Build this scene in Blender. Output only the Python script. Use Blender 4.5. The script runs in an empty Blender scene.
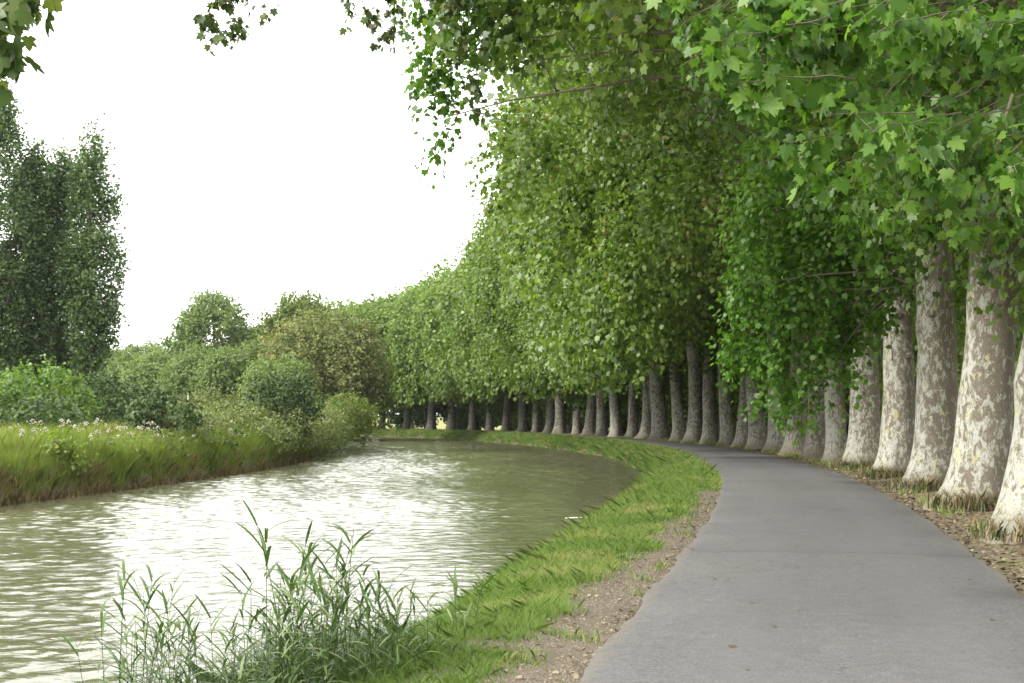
import bpy, math, random
import numpy as np
from mathutils import Vector, Matrix
from mathutils.geometry import tessellate_polygon

S = bpy.context.scene
COL = S.collection
# ------------------------------------------------------------------ camera
cam_d = bpy.data.cameras.new("camera"); cam_d.lens = 50; cam_d.sensor_width = 36
cam_d.clip_start = 0.05; cam_d.clip_end = 6000
cam = bpy.data.objects.new("camera", cam_d); COL.objects.link(cam)
cam.location = (0, 0, 1.7); cam.rotation_euler = (math.radians(90 + 2.96), 0, 0)
S.camera = cam
# ------------------------------------------------------------------ sky, sun, exposure
SUN_EL, SUN_AZ = math.radians(31), math.radians(-116)      # azimuth from +Y, towards +X; sun stands over the canal side
w = bpy.data.worlds.new("World"); S.world = w; w.use_nodes = True
nt = w.node_tree; nt.nodes.clear()
o = nt.nodes.new("ShaderNodeOutputWorld"); bg = nt.nodes.new("ShaderNodeBackground")
sky = nt.nodes.new("ShaderNodeTexSky"); sky.sky_type = 'NISHITA'; sky.sun_disc = False
sky.sun_elevation = SUN_EL; sky.sun_rotation = SUN_AZ; sky.dust_density = 3
tc = nt.nodes.new("ShaderNodeTexCoord"); ns = nt.nodes.new("ShaderNodeTexNoise")
ns.inputs["Scale"].default_value = 2.0; ns.inputs["Detail"].default_value = 4
cr = nt.nodes.new("ShaderNodeValToRGB")
cr.color_ramp.elements[0].position = 0.3; cr.color_ramp.elements[0].color = (11.9, 11.8, 11.5, 1)
cr.color_ramp.elements[1].position = 0.7; cr.color_ramp.elements[1].color = (15.0, 14.9, 14.6, 1)
mx = nt.nodes.new("ShaderNodeMix"); mx.data_type = 'RGBA'; mx.inputs[0].default_value = 0.9   # cloud cover
nt.links.new(tc.outputs["Generated"], ns.inputs["Vector"]); nt.links.new(ns.outputs["Fac"], cr.inputs[0])
nt.links.new(sky.outputs[0], mx.inputs[6]); nt.links.new(cr.outputs[0], mx.inputs[7])
nt.links.new(mx.outputs[2], bg.inputs[0]); bg.inputs[1].default_value = 0.1
nt.links.new(bg.outputs[0], o.inputs[0])
sd = bpy.data.lights.new("sun", 'SUN'); sd.energy = 2.4; sd.angle = math.radians(12); sd.color = (1, .96, .88)
sun = bpy.data.objects.new("sun", sd); COL.objects.link(sun)
dirv = Vector((math.sin(SUN_AZ) * math.cos(SUN_EL), math.cos(SUN_AZ) * math.cos(SUN_EL), math.sin(SUN_EL)))
sun.rotation_euler = dirv.to_track_quat('Z', 'Y').to_euler(); sun.location = dirv * 80
S.view_settings.view_transform = 'Standard'; S.view_settings.look = 'None'
S.view_settings.exposure = 1.4; S.view_settings.gamma = 1; S.view_settings.use_curve_mapping = False
try:
    S.cycles.max_bounces = 7; S.cycles.diffuse_bounces = 3; S.cycles.glossy_bounces = 3
    S.cycles.transmission_bounces = 3; S.cycles.transparent_max_bounces = 4
    S.cycles.use_denoising = True; S.cycles.sample_clamp_indirect = 6
except Exception: pass

# ------------------------------------------------------------------ helpers
def tag(o, label=None, cat=None, group=None, kind=None):
    if label: o['label'] = label
    if cat: o['category'] = cat
    if group: o['group'] = group
    if kind: o['kind'] = kind
    return o
def empty(name, loc, rz=0):
    e = bpy.data.objects.new(name, None); COL.objects.link(e)
    e.location = loc; e.rotation_euler = (0, 0, rz); e.empty_display_size = .3
    return e
def link(name, me, mat=None, parent=None, loc=None):
    ob = bpy.data.objects.new(name, me); COL.objects.link(ob)
    if mat and not me.materials: me.materials.append(mat)
    if parent: ob.parent = parent
    if loc is not None: ob.location = loc
    return ob
def mesh_arrays(name, V, sizes, idx, rnd=None, smooth=False, hue=None, uv=None):
    me = bpy.data.meshes.new(name)
    V = np.asarray(V, np.float32).reshape(-1, 3)
    sizes = np.asarray(sizes, np.int32); idx = np.asarray(idx, np.int32).ravel()
    me.vertices.add(len(V)); me.vertices.foreach_set("co", V.ravel())
    me.loops.add(len(idx)); me.loops.foreach_set("vertex_index", idx)
    me.polygons.add(len(sizes))
    st = np.zeros(len(sizes), np.int32); st[1:] = np.cumsum(sizes)[:-1]
    me.polygons.foreach_set("loop_start", st); me.polygons.foreach_set("loop_total", sizes)
    if smooth: me.polygons.foreach_set("use_smooth", np.ones(len(sizes), bool))
    me.update(calc_edges=True)
    if rnd is not None:
        a = me.attributes.new("rnd", 'FLOAT', 'FACE'); a.data.foreach_set("value", np.asarray(rnd, np.float32))
    if hue is not None:
        a = me.attributes.new("hue", 'FLOAT', 'FACE'); a.data.foreach_set("value", np.asarray(hue, np.float32))
    if uv is not None:
        l = me.uv_layers.new(name="UVMap"); l.data.foreach_set("uv", np.asarray(uv, np.float32)[idx].ravel())
    return me
class MB:
    """collects tubes and grids into one mesh"""
    def __init__(s): s.v = []; s.f = []; s.n = 0
    def add(s, V, F):
        s.v.append(np.asarray(V, float)); s.f += [tuple(i + s.n for i in f) for f in F]; s.n += len(V)
    def tube(s, pts, rad, seg=8, cap=True):
        pts = [Vector(p) for p in pts]; V = []; n = len(pts)
        ref = Vector((0.3, .9, .1)).normalized(); 
        for i, p in enumerate(pts):
            d = (pts[min(i + 1, n - 1)] - pts[max(i - 1, 0)]).normalized()
            a = d.cross(ref)
            if a.length < .1: a = d.cross(Vector((1, 0, 0)))
            a.normalize(); b = d.cross(a)
            r = rad[i] if hasattr(rad, '__len__') else rad
            for k in range(seg):
                t = 2 * math.pi * k / seg; V.append(p + (a * math.cos(t) + b * math.sin(t)) * r)
        F = [(i * seg + k, i * seg + (k + 1) % seg, (i + 1) * seg + (k + 1) % seg, (i + 1) * seg + k) for i in range(n - 1) for k in range(seg)]
        if cap: F.append(tuple(range(seg))[::-1]); F.append(tuple((n - 1) * seg + k for k in range(seg)))
        s.add([tuple(v) for v in V], F)
    def mesh(s, name, smooth=True):
        V = np.concatenate(s.v); sizes = [len(f) for f in s.f]; idx = [i for f in s.f for i in f]
        return mesh_arrays(name, V, sizes, idx, smooth=smooth)
def norm(a): return a / np.maximum(np.linalg.norm(a, axis=-1, keepdims=True), 1e-9)

# ------------------------------------------------------------------ materials
def new_mat(name):
    m = bpy.data.materials.new(name); m.use_nodes = True; t = m.node_tree; t.nodes.clear()
    out = t.nodes.new("ShaderNodeOutputMaterial"); return m, t, out
def N(t, typ, **kw):
    n = t.nodes.new(typ)
    for k, v in kw.items(): setattr(n, k, v)
    return n
def ramp(t, fac, stops, interp='LINEAR'):
    r = N(t, "ShaderNodeValToRGB"); r.color_ramp.interpolation = interp
    e = r.color_ramp.elements
    while len(e) < len(stops): e.new(.5)
    for i, (p, c) in enumerate(stops): e[i].position = p; e[i].color = (*c, 1)
    t.links.new(fac, r.inputs[0]); return r.outputs[0]
def noise(t, vec, scale, detail=3, rough=.55, dist=0):
    n = N(t, "ShaderNodeTexNoise"); n.inputs["Scale"].default_value = scale; n.inputs["Detail"].default_value = detail
    n.inputs["Roughness"].default_value = rough; n.inputs["Distortion"].default_value = dist
    if vec is not None: t.links.new(vec, n.inputs["Vector"])
    return n.outputs["Fac"]
def mixc(t, fac, a, b, blend='MIX'):
    m = N(t, "ShaderNodeMix", data_type='RGBA', blend_type=blend)
    for s, v in ((0, fac), (6, a), (7, b)):
        if isinstance(v, (int, float)): m.inputs[s].default_value = v
        elif isinstance(v, tuple): m.inputs[s].default_value = (*v, 1)
        else: t.links.new(v, m.inputs[s])
    return m.outputs[2]
def math_(t, op, a, b=None, c=None):
    m = N(t, "ShaderNodeMath", operation=op)
    for i, v in enumerate((a, b, c)):
        if v is None: continue
        if isinstance(v, (int, float)): m.inputs[i].default_value = v
        else: t.links.new(v, m.inputs[i])
    return m.outputs[0]
def mapping(t, vec, scale=(1, 1, 1), loc=None):
    m = N(t, "ShaderNodeMapping"); t.links.new(vec, m.inputs[0]); m.inputs["Scale"].default_value = scale
    if loc is not None: t.links.new(loc, m.inputs["Location"])
    return m.outputs[0]
def principled(t, out, col, rough=.6, spec=.5, bump=None, bs=.5, bd=.01):
    p = N(t, "ShaderNodeBsdfPrincipled")
    if isinstance(col, tuple): p.inputs["Base Color"].default_value = (*col, 1)
    else: t.links.new(col, p.inputs["Base Color"])
    if isinstance(rough, (int, float)): p.inputs["Roughness"].default_value = rough
    else: t.links.new(rough, p.inputs["Roughness"])
    p.inputs["Specular IOR Level"].default_value = spec
    if bump is not None:
        b = N(t, "ShaderNodeBump"); b.inputs["Strength"].default_value = bs; b.inputs["Distance"].default_value = bd
        t.links.new(bump, b.inputs["Height"]); t.links.new(b.outputs[0], p.inputs["Normal"])
    if out is not None: t.links.new(p.outputs[0], out.inputs[0])
    return p
def leaf_mat(name, stops, trans=.35, rough=.42, spec=.5, objvar=.25):
    m, t, out = new_mat(name)
    a = N(t, "ShaderNodeAttribute"); a.attribute_name = "rnd"
    col = ramp(t, a.outputs["Fac"], stops)
    oi = N(t, "ShaderNodeObjectInfo")
    v = math_(t, 'MULTIPLY_ADD', oi.outputs["Random"], objvar, 1 - objvar * .5)
    h = N(t, "ShaderNodeHueSaturation"); t.links.new(col, h.inputs["Color"]); t.links.new(v, h.inputs["Value"])
    p = principled(t, None, h.outputs[0], rough, spec)
    tr = N(t, "ShaderNodeBsdfTranslucent")
    tcx = mixc(t, 1.0, h.outputs[0], (1.15, 1.25, .55), 'MULTIPLY'); t.links.new(tcx, tr.inputs[0])
    ms = N(t, "ShaderNodeMixShader"); ms.inputs[0].default_value = trans
    t.links.new(p.outputs[0], ms.inputs[1]); t.links.new(tr.outputs[0], ms.inputs[2]); t.links.new(ms.outputs[0], out.inputs[0])
    return m
M = {}
M['shade_leaf'] = leaf_mat('shade_sprig_leaf', [(0, (.03, .06, .012)), (.6, (.06, .1, .02)), (.93, (.11, .15, .03)), (1, (.16, .08, .03))], .3)  # darker plane leaf: silhouette against the bright sky put into the colour
M['plane_leaf'] = leaf_mat("plane_leaf", [(0, (.04, .078, .014)), (.3, (.08, .14, .02)), (.65, (.135, .21, .032)), (.9, (.19, .265, .06)), (.985, (.24, .25, .06)), (1, (.22, .14, .05))], .46, .42, .5)
M['bright_leaf'] = leaf_mat("bright_leaf", [(0, (.035, .09, .012)), (.4, (.075, .17, .02)), (.8, (.125, .24, .032)), (.985, (.165, .27, .05)), (.997, (.18, .24, .05)), (1, (.2, .08, .04))], .5, .42, .4)
M['far_leaf'] = leaf_mat("far_leaf", [(0, (.065, .11, .022)), (.5, (.13, .2, .045)), (1, (.2, .27, .075))], .4, .6, .3)
M['poplar_leaf'] = leaf_mat("poplar_leaf", [(0, (.045, .08, .03)), (.6, (.1, .16, .06)), (1, (.19, .25, .12))], .35, .5, .4, .35)
M['wood_leaf'] = leaf_mat("wood_leaf", [(0, (.08, .12, .035)), (.6, (.14, .2, .06)), (1, (.21, .27, .09))], .4, .6, .3, .35)  # lightened so the colour carries some of the distance haze
M['rust_leaf'] = leaf_mat("rust_leaf", [(0, (.09, .125, .035)), (.5, (.14, .17, .05)), (.85, (.2, .19, .07)), (1, (.25, .18, .08))], .3, .6, .3, .2)
M['olive_leaf'] = leaf_mat("olive_leaf", [(0, (.06, .09, .018)), (.6, (.12, .17, .03)), (1, (.2, .22, .055))], .35, .6, .3, .2)
M['dark_shrub'] = leaf_mat("dark_shrub_leaf", [(0, (.025, .05, .012)), (.6, (.055, .1, .022)), (1, (.095, .16, .04))], .3, .5, .4, .2)
M['light_shrub'] = leaf_mat("light_shrub_leaf", [(0, (.07, .13, .025)), (.6, (.13, .22, .04)), (1, (.2, .29, .07))], .4, .5, .4, .1)
M['bramble'] = leaf_mat("bramble_leaf", [(0, (.07, .1, .03)), (.5, (.14, .185, .06)), (.9, (.24, .27, .11)), (1, (.32, .26, .15))], .35, .6, .3, .15)
M['grass'] = leaf_mat("grass_blade", [(0, (.09, .15, .035)), (.5, (.15, .235, .055)), (.82, (.22, .3, .085)), (.91, (.32, .31, .15)), (1, (.42, .33, .2))], .48, .55, .3, 0)
M['tall_grass'] = leaf_mat("tall_grass_blade", [(0, (.09, .14, .025)), (.5, (.18, .25, .05)), (.82, (.27, .31, .09)), (1, (.4, .34, .19))], .48, .6, .3, 0)
M['dry_grass'] = leaf_mat("dry_grass_blade", [(0, (.1, .075, .045)), (.5, (.2, .15, .09)), (1, (.34, .27, .15))], .3, .8, .2, 0)
M['reed'] = leaf_mat("reed_leaf", [(0, (.03, .065, .014)), (.5, (.07, .125, .03)), (.85, (.13, .195, .06)), (1, (.24, .27, .13))], .3, .4, .5, .25)
M['litter'] = leaf_mat("dead_leaf", [(0, (.08, .058, .038)), (.5, (.16, .12, .078)), (1, (.29, .24, .16))], .1, .8, .2, 0)

def bark_mat():
    m, t, out = new_mat("plane_bark")
    tcn = N(t, "ShaderNodeTexCoord"); oi = N(t, "ShaderNodeObjectInfo")
    loc = math_(t, 'MULTIPLY', oi.outputs["Random"], 37.0)
    cx = N(t, "ShaderNodeCombineXYZ"); t.links.new(loc, cx.inputs[0]); t.links.new(loc, cx.inputs[1]); t.links.new(loc, cx.inputs[2])
    v = mapping(t, tcn.outputs["Object"], (1, 1, .55), cx.outputs[0])
    n1 = noise(t, v, 9.5, 5, .7, .5); n2 = noise(t, v, 22, 4, .65, .8); n3 = noise(t, v, 6.0, 3, .55, .5); big = noise(t, v, 1.1, 3)
    fine = noise(t, v, 70, 4, .7)
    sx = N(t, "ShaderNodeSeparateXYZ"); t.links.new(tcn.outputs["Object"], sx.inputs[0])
    side = math_(t, 'MULTIPLY', sx.outputs[0], -.14)            # side light painted into the bark: paler towards the canal, darker opposite
    base = mixc(t, big, (.105, .09, .068), (.175, .155, .12))
    base = mixc(t, ramp(t, n2, [(.46, (0, 0, 0)), (.52, (1, 1, 1))]), base, (.165, .14, .11))
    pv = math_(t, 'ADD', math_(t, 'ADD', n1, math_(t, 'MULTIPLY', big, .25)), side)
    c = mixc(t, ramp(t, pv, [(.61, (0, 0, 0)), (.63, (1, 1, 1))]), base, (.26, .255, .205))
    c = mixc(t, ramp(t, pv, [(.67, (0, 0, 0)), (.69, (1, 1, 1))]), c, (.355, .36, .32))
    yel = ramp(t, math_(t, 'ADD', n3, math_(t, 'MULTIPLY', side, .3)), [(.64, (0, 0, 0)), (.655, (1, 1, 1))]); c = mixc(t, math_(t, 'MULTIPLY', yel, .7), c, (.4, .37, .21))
    dk = ramp(t, n2, [(.6, (0, 0, 0)), (.62, (1, 1, 1))]); c = mixc(t, math_(t, 'MULTIPLY', dk, .7), c, (.12, .095, .075))
    c = mixc(t, .7, c, ramp(t, fine, [(.3, (.6, .6, .6)), (.7, (1.1, 1.1, 1.1))]), 'MULTIPLY')
    pale = ramp(t, pv, [(.6, (0, 0, 0)), (.62, (1, 1, 1))])
    # moss and earth stain near the foot
    ft = math_(t, 'SUBTRACT', math_(t, 'MULTIPLY', n1, .9), sx.outputs[2]); c = mixc(t, ramp(t, ft, [(-.0, (0, 0, 0)), (.38, (.8, .8, .8))]), c, (.15, .128, .085))
    hgt = math_(t, 'ADD', math_(t, 'MULTIPLY', n1, .08), math_(t, 'MULTIPLY', fine, .03))
    principled(t, out, c, .85, .2, math_(t, 'ADD', hgt, math_(t, 'MULTIPLY', pale, -.02)), .6, .25)
    return m
M['bark'] = bark_mat()
def simple_bark(name, a, b):
    m, t, out = new_mat(name); tcn = N(t, "ShaderNodeTexCoord")
    n = noise(t, mapping(t, tcn.outputs["Object"], (1, 1, .25)), 12, 4)
    principled(t, out, mixc(t, n, a, b), .9, .2, n, .5, .05); return m
M['branch'] = simple_bark("branch_bark", (.07, .055, .04), (.2, .17, .13))
M['limb'] = simple_bark("limb_bark", (.08, .066, .05), (.18, .155, .12))
M['dark_bark'] = simple_bark("dark_bark", (.05, .04, .03), (.14, .12, .09))
M['pale_wood'] = simple_bark("pale_wood", (.5, .46, .38), (.75, .7, .6))

def asphalt_mat():
    m, t, out = new_mat("asphalt"); uv = N(t, "ShaderNodeTexCoord"); g = N(t, "ShaderNodeNewGeometry")
    pos = g.outputs["Position"]; sep = N(t, "ShaderNodeSeparateXYZ"); t.links.new(uv.outputs["UV"], sep.inputs[0])
    u, s = sep.outputs[0], sep.outputs[1]
    grain = math_(t, 'ADD', math_(t, 'MULTIPLY', noise(t, pos, 150, 2, .7), .5), math_(t, 'MULTIPLY', noise(t, pos, 48, 2, .7), .5)); mid = noise(t, pos, 9, 4, .6); big = noise(t, mapping(t, uv.outputs["UV"], (.9, .16, 1)), 1, 3)
    c = mixc(t, big, (.086, .085, .085), (.124, .122, .12))
    c = mixc(t, .5, c, ramp(t, mid, [(.3, (.7, .7, .7)), (.7, (1.18, 1.18, 1.18))]), 'MULTIPLY')
    c = mixc(t, .9, c, ramp(t, grain, [(.36, (.5, .5, .5)), (.5, (1, 1, 1)), (.64, (1.65, 1.6, 1.55))]), 'MULTIPLY')
    # wheel tracks a little paler, long darker streaks
    tr = math_(t, 'ABSOLUTE', math_(t, 'SUBTRACT', math_(t, 'ABSOLUTE', u), .8))
    c = mixc(t, ramp(t, tr, [(.1, (.22, .22, .22)), (.5, (0, 0, 0))]), c, (.13, .128, .126))
    # transverse repair seams
    wob = math_(t, 'MULTIPLY', noise(t, mapping(t, uv.outputs["UV"], (1.2, .2, 1)), 2, 3), .5)
    ss = math_(t, 'ADD', s, wob)
    for pos_s, wd in ((17.9, .05), (37, .1), (53, .2)):
        d = math_(t, 'ABSOLUTE', math_(t, 'SUBTRACT', ss, pos_s))
        c = mixc(t, ramp(t, math_(t, 'DIVIDE', d, wd * 4), [(.1, (.6, .6, .6)), (.6, (0, 0, 0))]), c, (.07, .068, .066))
    step = ramp(t, math_(t, 'MULTIPLY', math_(t, 'SUBTRACT', ss, 17.9), .9), [(0, (0, 0, 0)), (.02, (.35, .35, .35)), (1, (0, 0, 0))])
    c = mixc(t, step, c, (.088, .086, .084))
    vo = N(t, "ShaderNodeTexVoronoi", feature='DISTANCE_TO_EDGE'); vo.inputs["Scale"].default_value = .42
    wv = N(t, "ShaderNodeVectorMath", operation='ADD'); nz_ = N(t, "ShaderNodeTexNoise"); nz_.inputs["Scale"].default_value = 1.6; nz_.inputs["Detail"].default_value = 5; t.links.new(pos, nz_.inputs["Vector"])
    t.links.new(pos, wv.inputs[0]); t.links.new(nz_.outputs["Color"], wv.inputs[1]); t.links.new(wv.outputs[0], vo.inputs["Vector"])
    ck = math_(t, 'MULTIPLY', math_(t, 'LESS_THAN', vo.outputs["Distance"], .0035), math_(t, 'GREATER_THAN', big, .5))
    c = mixc(t, math_(t, 'MULTIPLY', ck, .45), c, (.05, .048, .046))
    st_ = ramp(t, noise(t, pos, 1.1, 5, .65), [(.55, (0, 0, 0)), (.72, (.35, .35, .35))]); c = mixc(t, st_, c, (.075, .072, .07))
    edge = math_(t, 'ADD', math_(t, 'ABSOLUTE', u), math_(t, 'MULTIPLY', mid, .25))
    c = mixc(t, ramp(t, edge, [(.0, (0, 0, 0)), (.99, (0, 0, 0)), (1, (0, 0, 0))]), c, (.2, .16, .12))
    em = ramp(t, math_(t, 'DIVIDE', edge, 2.0), [(.87, (0, 0, 0)), (.93, (.6, .6, .6))])
    c = mixc(t, em, c, (.15, .13, .105))
    principled(t, out, c, .85, .3, grain, .6, .006); return m
def ground_mat():
    m, t, out = new_mat("bank_ground"); uv = N(t, "ShaderNodeTexCoord"); g = N(t, "ShaderNodeNewGeometry"); pos = g.outputs["Position"]
    sep = N(t, "ShaderNodeSeparateXYZ"); t.links.new(uv.outputs["UV"], sep.inputs[0]); u = sep.outputs[0]
    n1 = noise(t, pos, 1.3, 4); n2 = noise(t, pos, 22, 4, .7); n3 = noise(t, pos, 90, 2, .7)
    soil = mixc(t, n1, (.07, .055, .035), (.12, .095, .06))
    grav = mixc(t, n1, (.105, .09, .066), (.17, .145, .108))
    grav = mixc(t, .9, grav, ramp(t, n3, [(.3, (.45, .42, .4)), (.5, (1, 1, 1)), (.7, (1.5, 1.5, 1.5))]), 'MULTIPLY')
    grassy = mixc(t, n2, (.05, .075, .015), (.1, .13, .03))
    un = math_(t, 'ADD', u, math_(t, 'MULTIPLY', math_(t, 'SUBTRACT', n1, .5), .7))
    is_grav = math_(t, 'MULTIPLY', math_(t, 'GREATER_THAN', un, -2.9), math_(t, 'LESS_THAN', un, 1.9))
    is_lit = math_(t, 'MULTIPLY', math_(t, 'GREATER_THAN', un, 1.9), math_(t, 'LESS_THAN', un, 5.5))
    lit = mixc(t, ramp(t, n2, [(.4, (0, 0, 0)), (.6, (1, 1, 1))]), (.12, .095, .065), (.25, .205, .14))
    lit = mixc(t, ramp(t, n1, [(.52, (0, 0, 0)), (.62, (1, 1, 1))]), lit, (.13, .14, .045))
    c = mixc(t, is_grav, grassy, grav); c = mixc(t, is_lit, c, lit)
    sp = N(t, "ShaderNodeSeparateXYZ"); t.links.new(pos, sp.inputs[0])
    low = math_(t, 'LESS_THAN', sp.outputs[2], -.35); c = mixc(t, low, c, soil)
    principled(t, out, c, .95, .15, n2, .8, .04); return m
def field_mat():
    m, t, out = new_mat("field_ground"); g = N(t, "ShaderNodeNewGeometry"); pos = g.outputs["Position"]
    n1 = noise(t, pos, .05, 4); n2 = noise(t, pos, 3, 4)
    c = mixc(t, n1, (.12, .14, .04), (.26, .24, .09)); c = mixc(t, .5, c, ramp(t, n2, [(.3, (.6, .6, .6)), (.7, (1.2, 1.2, 1.2))]), 'MULTIPLY')
    principled(t, out, c, .95, .1); return m
def water_mat():
    m, t, out = new_mat("canal_water"); g = N(t, "ShaderNodeNewGeometry"); pos = g.outputs["Position"]
    a = noise(t, mapping(t, pos, (1.0, 2.2, 1)), 1.6, 3, .6, .4)
    b = noise(t, mapping(t, pos, (1.0, 1.8, 1)), 6.5, 3, .6, .3)
    c = noise(t, mapping(t, pos, (1.0, 1.4, 1)), .35, 2)
    h = math_(t, 'ADD', math_(t, 'MULTIPLY', a, 1.0), math_(t, 'MULTIPLY', b, .28))
    h = math_(t, 'MULTIPLY', h, math_(t, 'MULTIPLY_ADD', c, 1.2, .3))
    p = principled(t, out, (.11, .112, .062), .05, .5, h, 1.0, .02)
    p.inputs["IOR"].default_value = 1.33
    return m
M['asphalt'] = asphalt_mat(); M['ground'] = ground_mat(); M['field'] = field_mat(); M['water'] = water_mat()

# ------------------------------------------------------------------ the curve everything follows
CP = np.array([(-60, -13.5), (-30, -6.4), (0, .35), (9, 2.15), (20, 4.35), (28, 5.8), (40, 7.55), (54, 8.8), (70, 9.35), (85, 8.8), (100, 7.1),
               (115, 4.6), (130, 1.3), (145, -3.2), (157, -8.8), (166, -16), (173, -25.5), (179, -38), (184, -55), (188, -75)], float)
def catmull(P, n=16):
    P = np.vstack([2 * P[0] - P[1], P, 2 * P[-1] - P[-2]]); out = []
    for i in range(1, len(P) - 2):
        p0, p1, p2, p3 = P[i - 1:i + 3]
        for k in range(n):
            u = k / n
            out.append(.5 * (2 * p1 + (p2 - p0) * u + (2 * p0 - 5 * p1 + 4 * p2 - p3) * u * u + (3 * p1 - p0 - 3 * p2 + p3) * u ** 3))
    out.append(P[-2]); return np.array(out)
cc = catmull(CP)[:, ::-1]                       # (x, y)
seg = np.linalg.norm(np.diff(cc, axis=0), axis=1); sl = np.concatenate([[0], np.cumsum(seg)])
s_at0 = np.interp(0, cc[:120, 1], sl[:120])
sl -= s_at0                                     # arc length measured from beside the camera
SS = np.arange(sl[0], sl[-1], 1.0)
CX = np.interp(SS, sl, cc[:, 0]); CY = np.interp(SS, sl, cc[:, 1])
k5 = np.ones(9) / 9
def smo(a): return np.convolve(np.pad(a, 4, mode='reflect', reflect_type='odd'), k5, 'valid')
CX, CY = smo(CX), smo(CY)
TX, TY = np.gradient(CX), np.gradient(CY); TL = np.hypot(TX, TY); TX /= TL; TY /= TL
def C(s, u):
    s = np.asarray(s, float); u = np.asarray(u, float)
    x, y = np.interp(s, SS, CX), np.interp(s, SS, CY); tx, ty = np.interp(s, SS, TX), np.interp(s, SS, TY)
    l = np.hypot(tx, ty); return x + u * ty / l, y - u * tx / l
def wr(s): return np.interp(s, [0, 9, 20, 33, 45, 57, 90, 140, 200], [4.2, 4.25, 4.45, 4.5, 4.1, 3.7, 3.6, 3.6, 3.6])   # right water edge
def wl(s): return np.interp(s, [0, 40, 60, 85, 110, 130, 200], [21, 20.6, 20.2, 20.2, 19.5, 18, 18])                  # left water edge
WZ = -.7
def prof(s):                                    # cross-section, left to right
    R, L = wr(s), wl(s)
    return [(-L - 6.5, -.05), (-L - 4, .3), (-L - 1.6, .3), (-L - .5, .12), (-L - .1, -.35), (-L, -.75), (-L + .5, -1.6), (-R - .7, -1.6), (-R, -.78),
            (-R + .25, -.5), (-R + .7, -.22), (-R + 1.2, -.06), (-2.45, 0), (-1.75, -.01), (0, -.01), (1.75, -.01), (2.3, .0), (2.9, .05), (3.8, .08), (5.2, .02), (9, -.25), (15, -.4), (25, -.45)]
def ground_z(s, u):
    s = np.atleast_1d(s); u = np.atleast_1d(u)
    return np.array([np.interp(b, *zip(*prof(a))) for a, b in zip(s, u)])
rg = np.random.default_rng(3)
V = []; UV = []; st = SS[::1]
nz = rg.normal(0, 1, (len(st), 23)) * .012
for i, s in enumerate(st):
    for j, (u, z) in enumerate(prof(s)):
        if j in (3, 4, 5, 8, 9, 10): u += .12 * math.sin(s * .9 + j) + .1 * math.sin(s * 2.3 + 2 * j)
        x, y = C(s, u); V.append((x, y, z + (nz[i, j] if not 11 < j < 17 else 0))); UV.append((u, s))
nc = 23
F = [(i * nc + j, i * nc + j + 1, (i + 1) * nc + j + 1, (i + 1) * nc + j) for i in range(len(st) - 1) for j in range(nc - 1)]
me = mesh_arrays("ground", V, [4] * len(F), F, smooth=True, uv=UV)
tag(link("ground", me, M['ground']), kind='structure')
# path sheet with slightly ragged edges and a light crown
V = []; UV = []; stp = np.arange(SS[0] + 1, SS[-1] - 1, .25); us = [-1.75, -1.69, -.9, 0, .9, 1.69, 1.75]
for s in stp:
    for j, u in enumerate(us):
        uu = u + (rg.normal(0, .014) + .03 * math.sin(s * 1.7 + j) if j in (0, 6) else 0)
        x, y = C(s, uu); V.append((x, y, (.006 if j in (0, 6) else .02 + .025 * (1 - (u / 1.75) ** 2)))); UV.append((u, s))
nc = 7
F = [(i * nc + j, i * nc + j + 1, (i + 1) * nc + j + 1, (i + 1) * nc + j) for i in range(len(stp) - 1) for j in range(nc - 1)]
tag(link("towpath", mesh_arrays("towpath", V, [4] * len(F), F, smooth=True, uv=UV), M['asphalt']), kind='structure')
# water: a fine grid with real wind ripples
def water_grid(name, s0, s1, ds, du, amp):
    sw = np.arange(s0, s1 + ds * .5, ds); nu = int(22 / du); tt_ = np.linspace(0, 1, nu)
    lo = -wl(sw) - .3; hi = -wr(sw) + .2; U = lo[:, None] + (hi - lo)[:, None] * tt_[None]; Sg = np.repeat(sw[:, None], nu, 1)
    X, Y = C(Sg.ravel(), U.ravel()); q = np.random.default_rng(77); Z = np.zeros(len(X)); gust = .75 + .35 * np.sin(X * .21 + 1.7 * np.sin(Y * .09)) * np.sin(Y * .17 + 1.1 * np.sin(X * .13))
    if amp > 0:
        for k in range(46):
            lam = 10 ** q.uniform(math.log10(.2), math.log10(.85)); th = q.normal(1.75, .75); kk = 2 * math.pi / lam
            Z += (.108 / math.sqrt(46)) * 1.41 / kk * np.sin(kk * (X * math.cos(th) + Y * math.sin(th)) + q.uniform(0, 6.28))
    Z = Z * gust * amp + WZ
    n0 = len(sw); I = (np.arange(n0 - 1)[:, None] * nu + np.arange(nu - 1)[None]).ravel()
    F = np.stack([I, I + 1, I + nu + 1, I + nu], 1)
    return mesh_arrays(name, np.stack([X, Y, Z], 1), np.full(len(F), 4), F, smooth=True)
tag(link("canal_water", water_grid("canal_water", 2, 178, .075, .075, 1.0), M['water']), kind='structure')
tag(link("canal_water", water_grid("canal_water_near", SS[0], 2, 1, 2, 0), M['water']), kind='structure')
tag(link("canal_water", water_grid("canal_water_far", 178, SS[-1], 1, 2, 0), M['water']), kind='structure')
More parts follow.
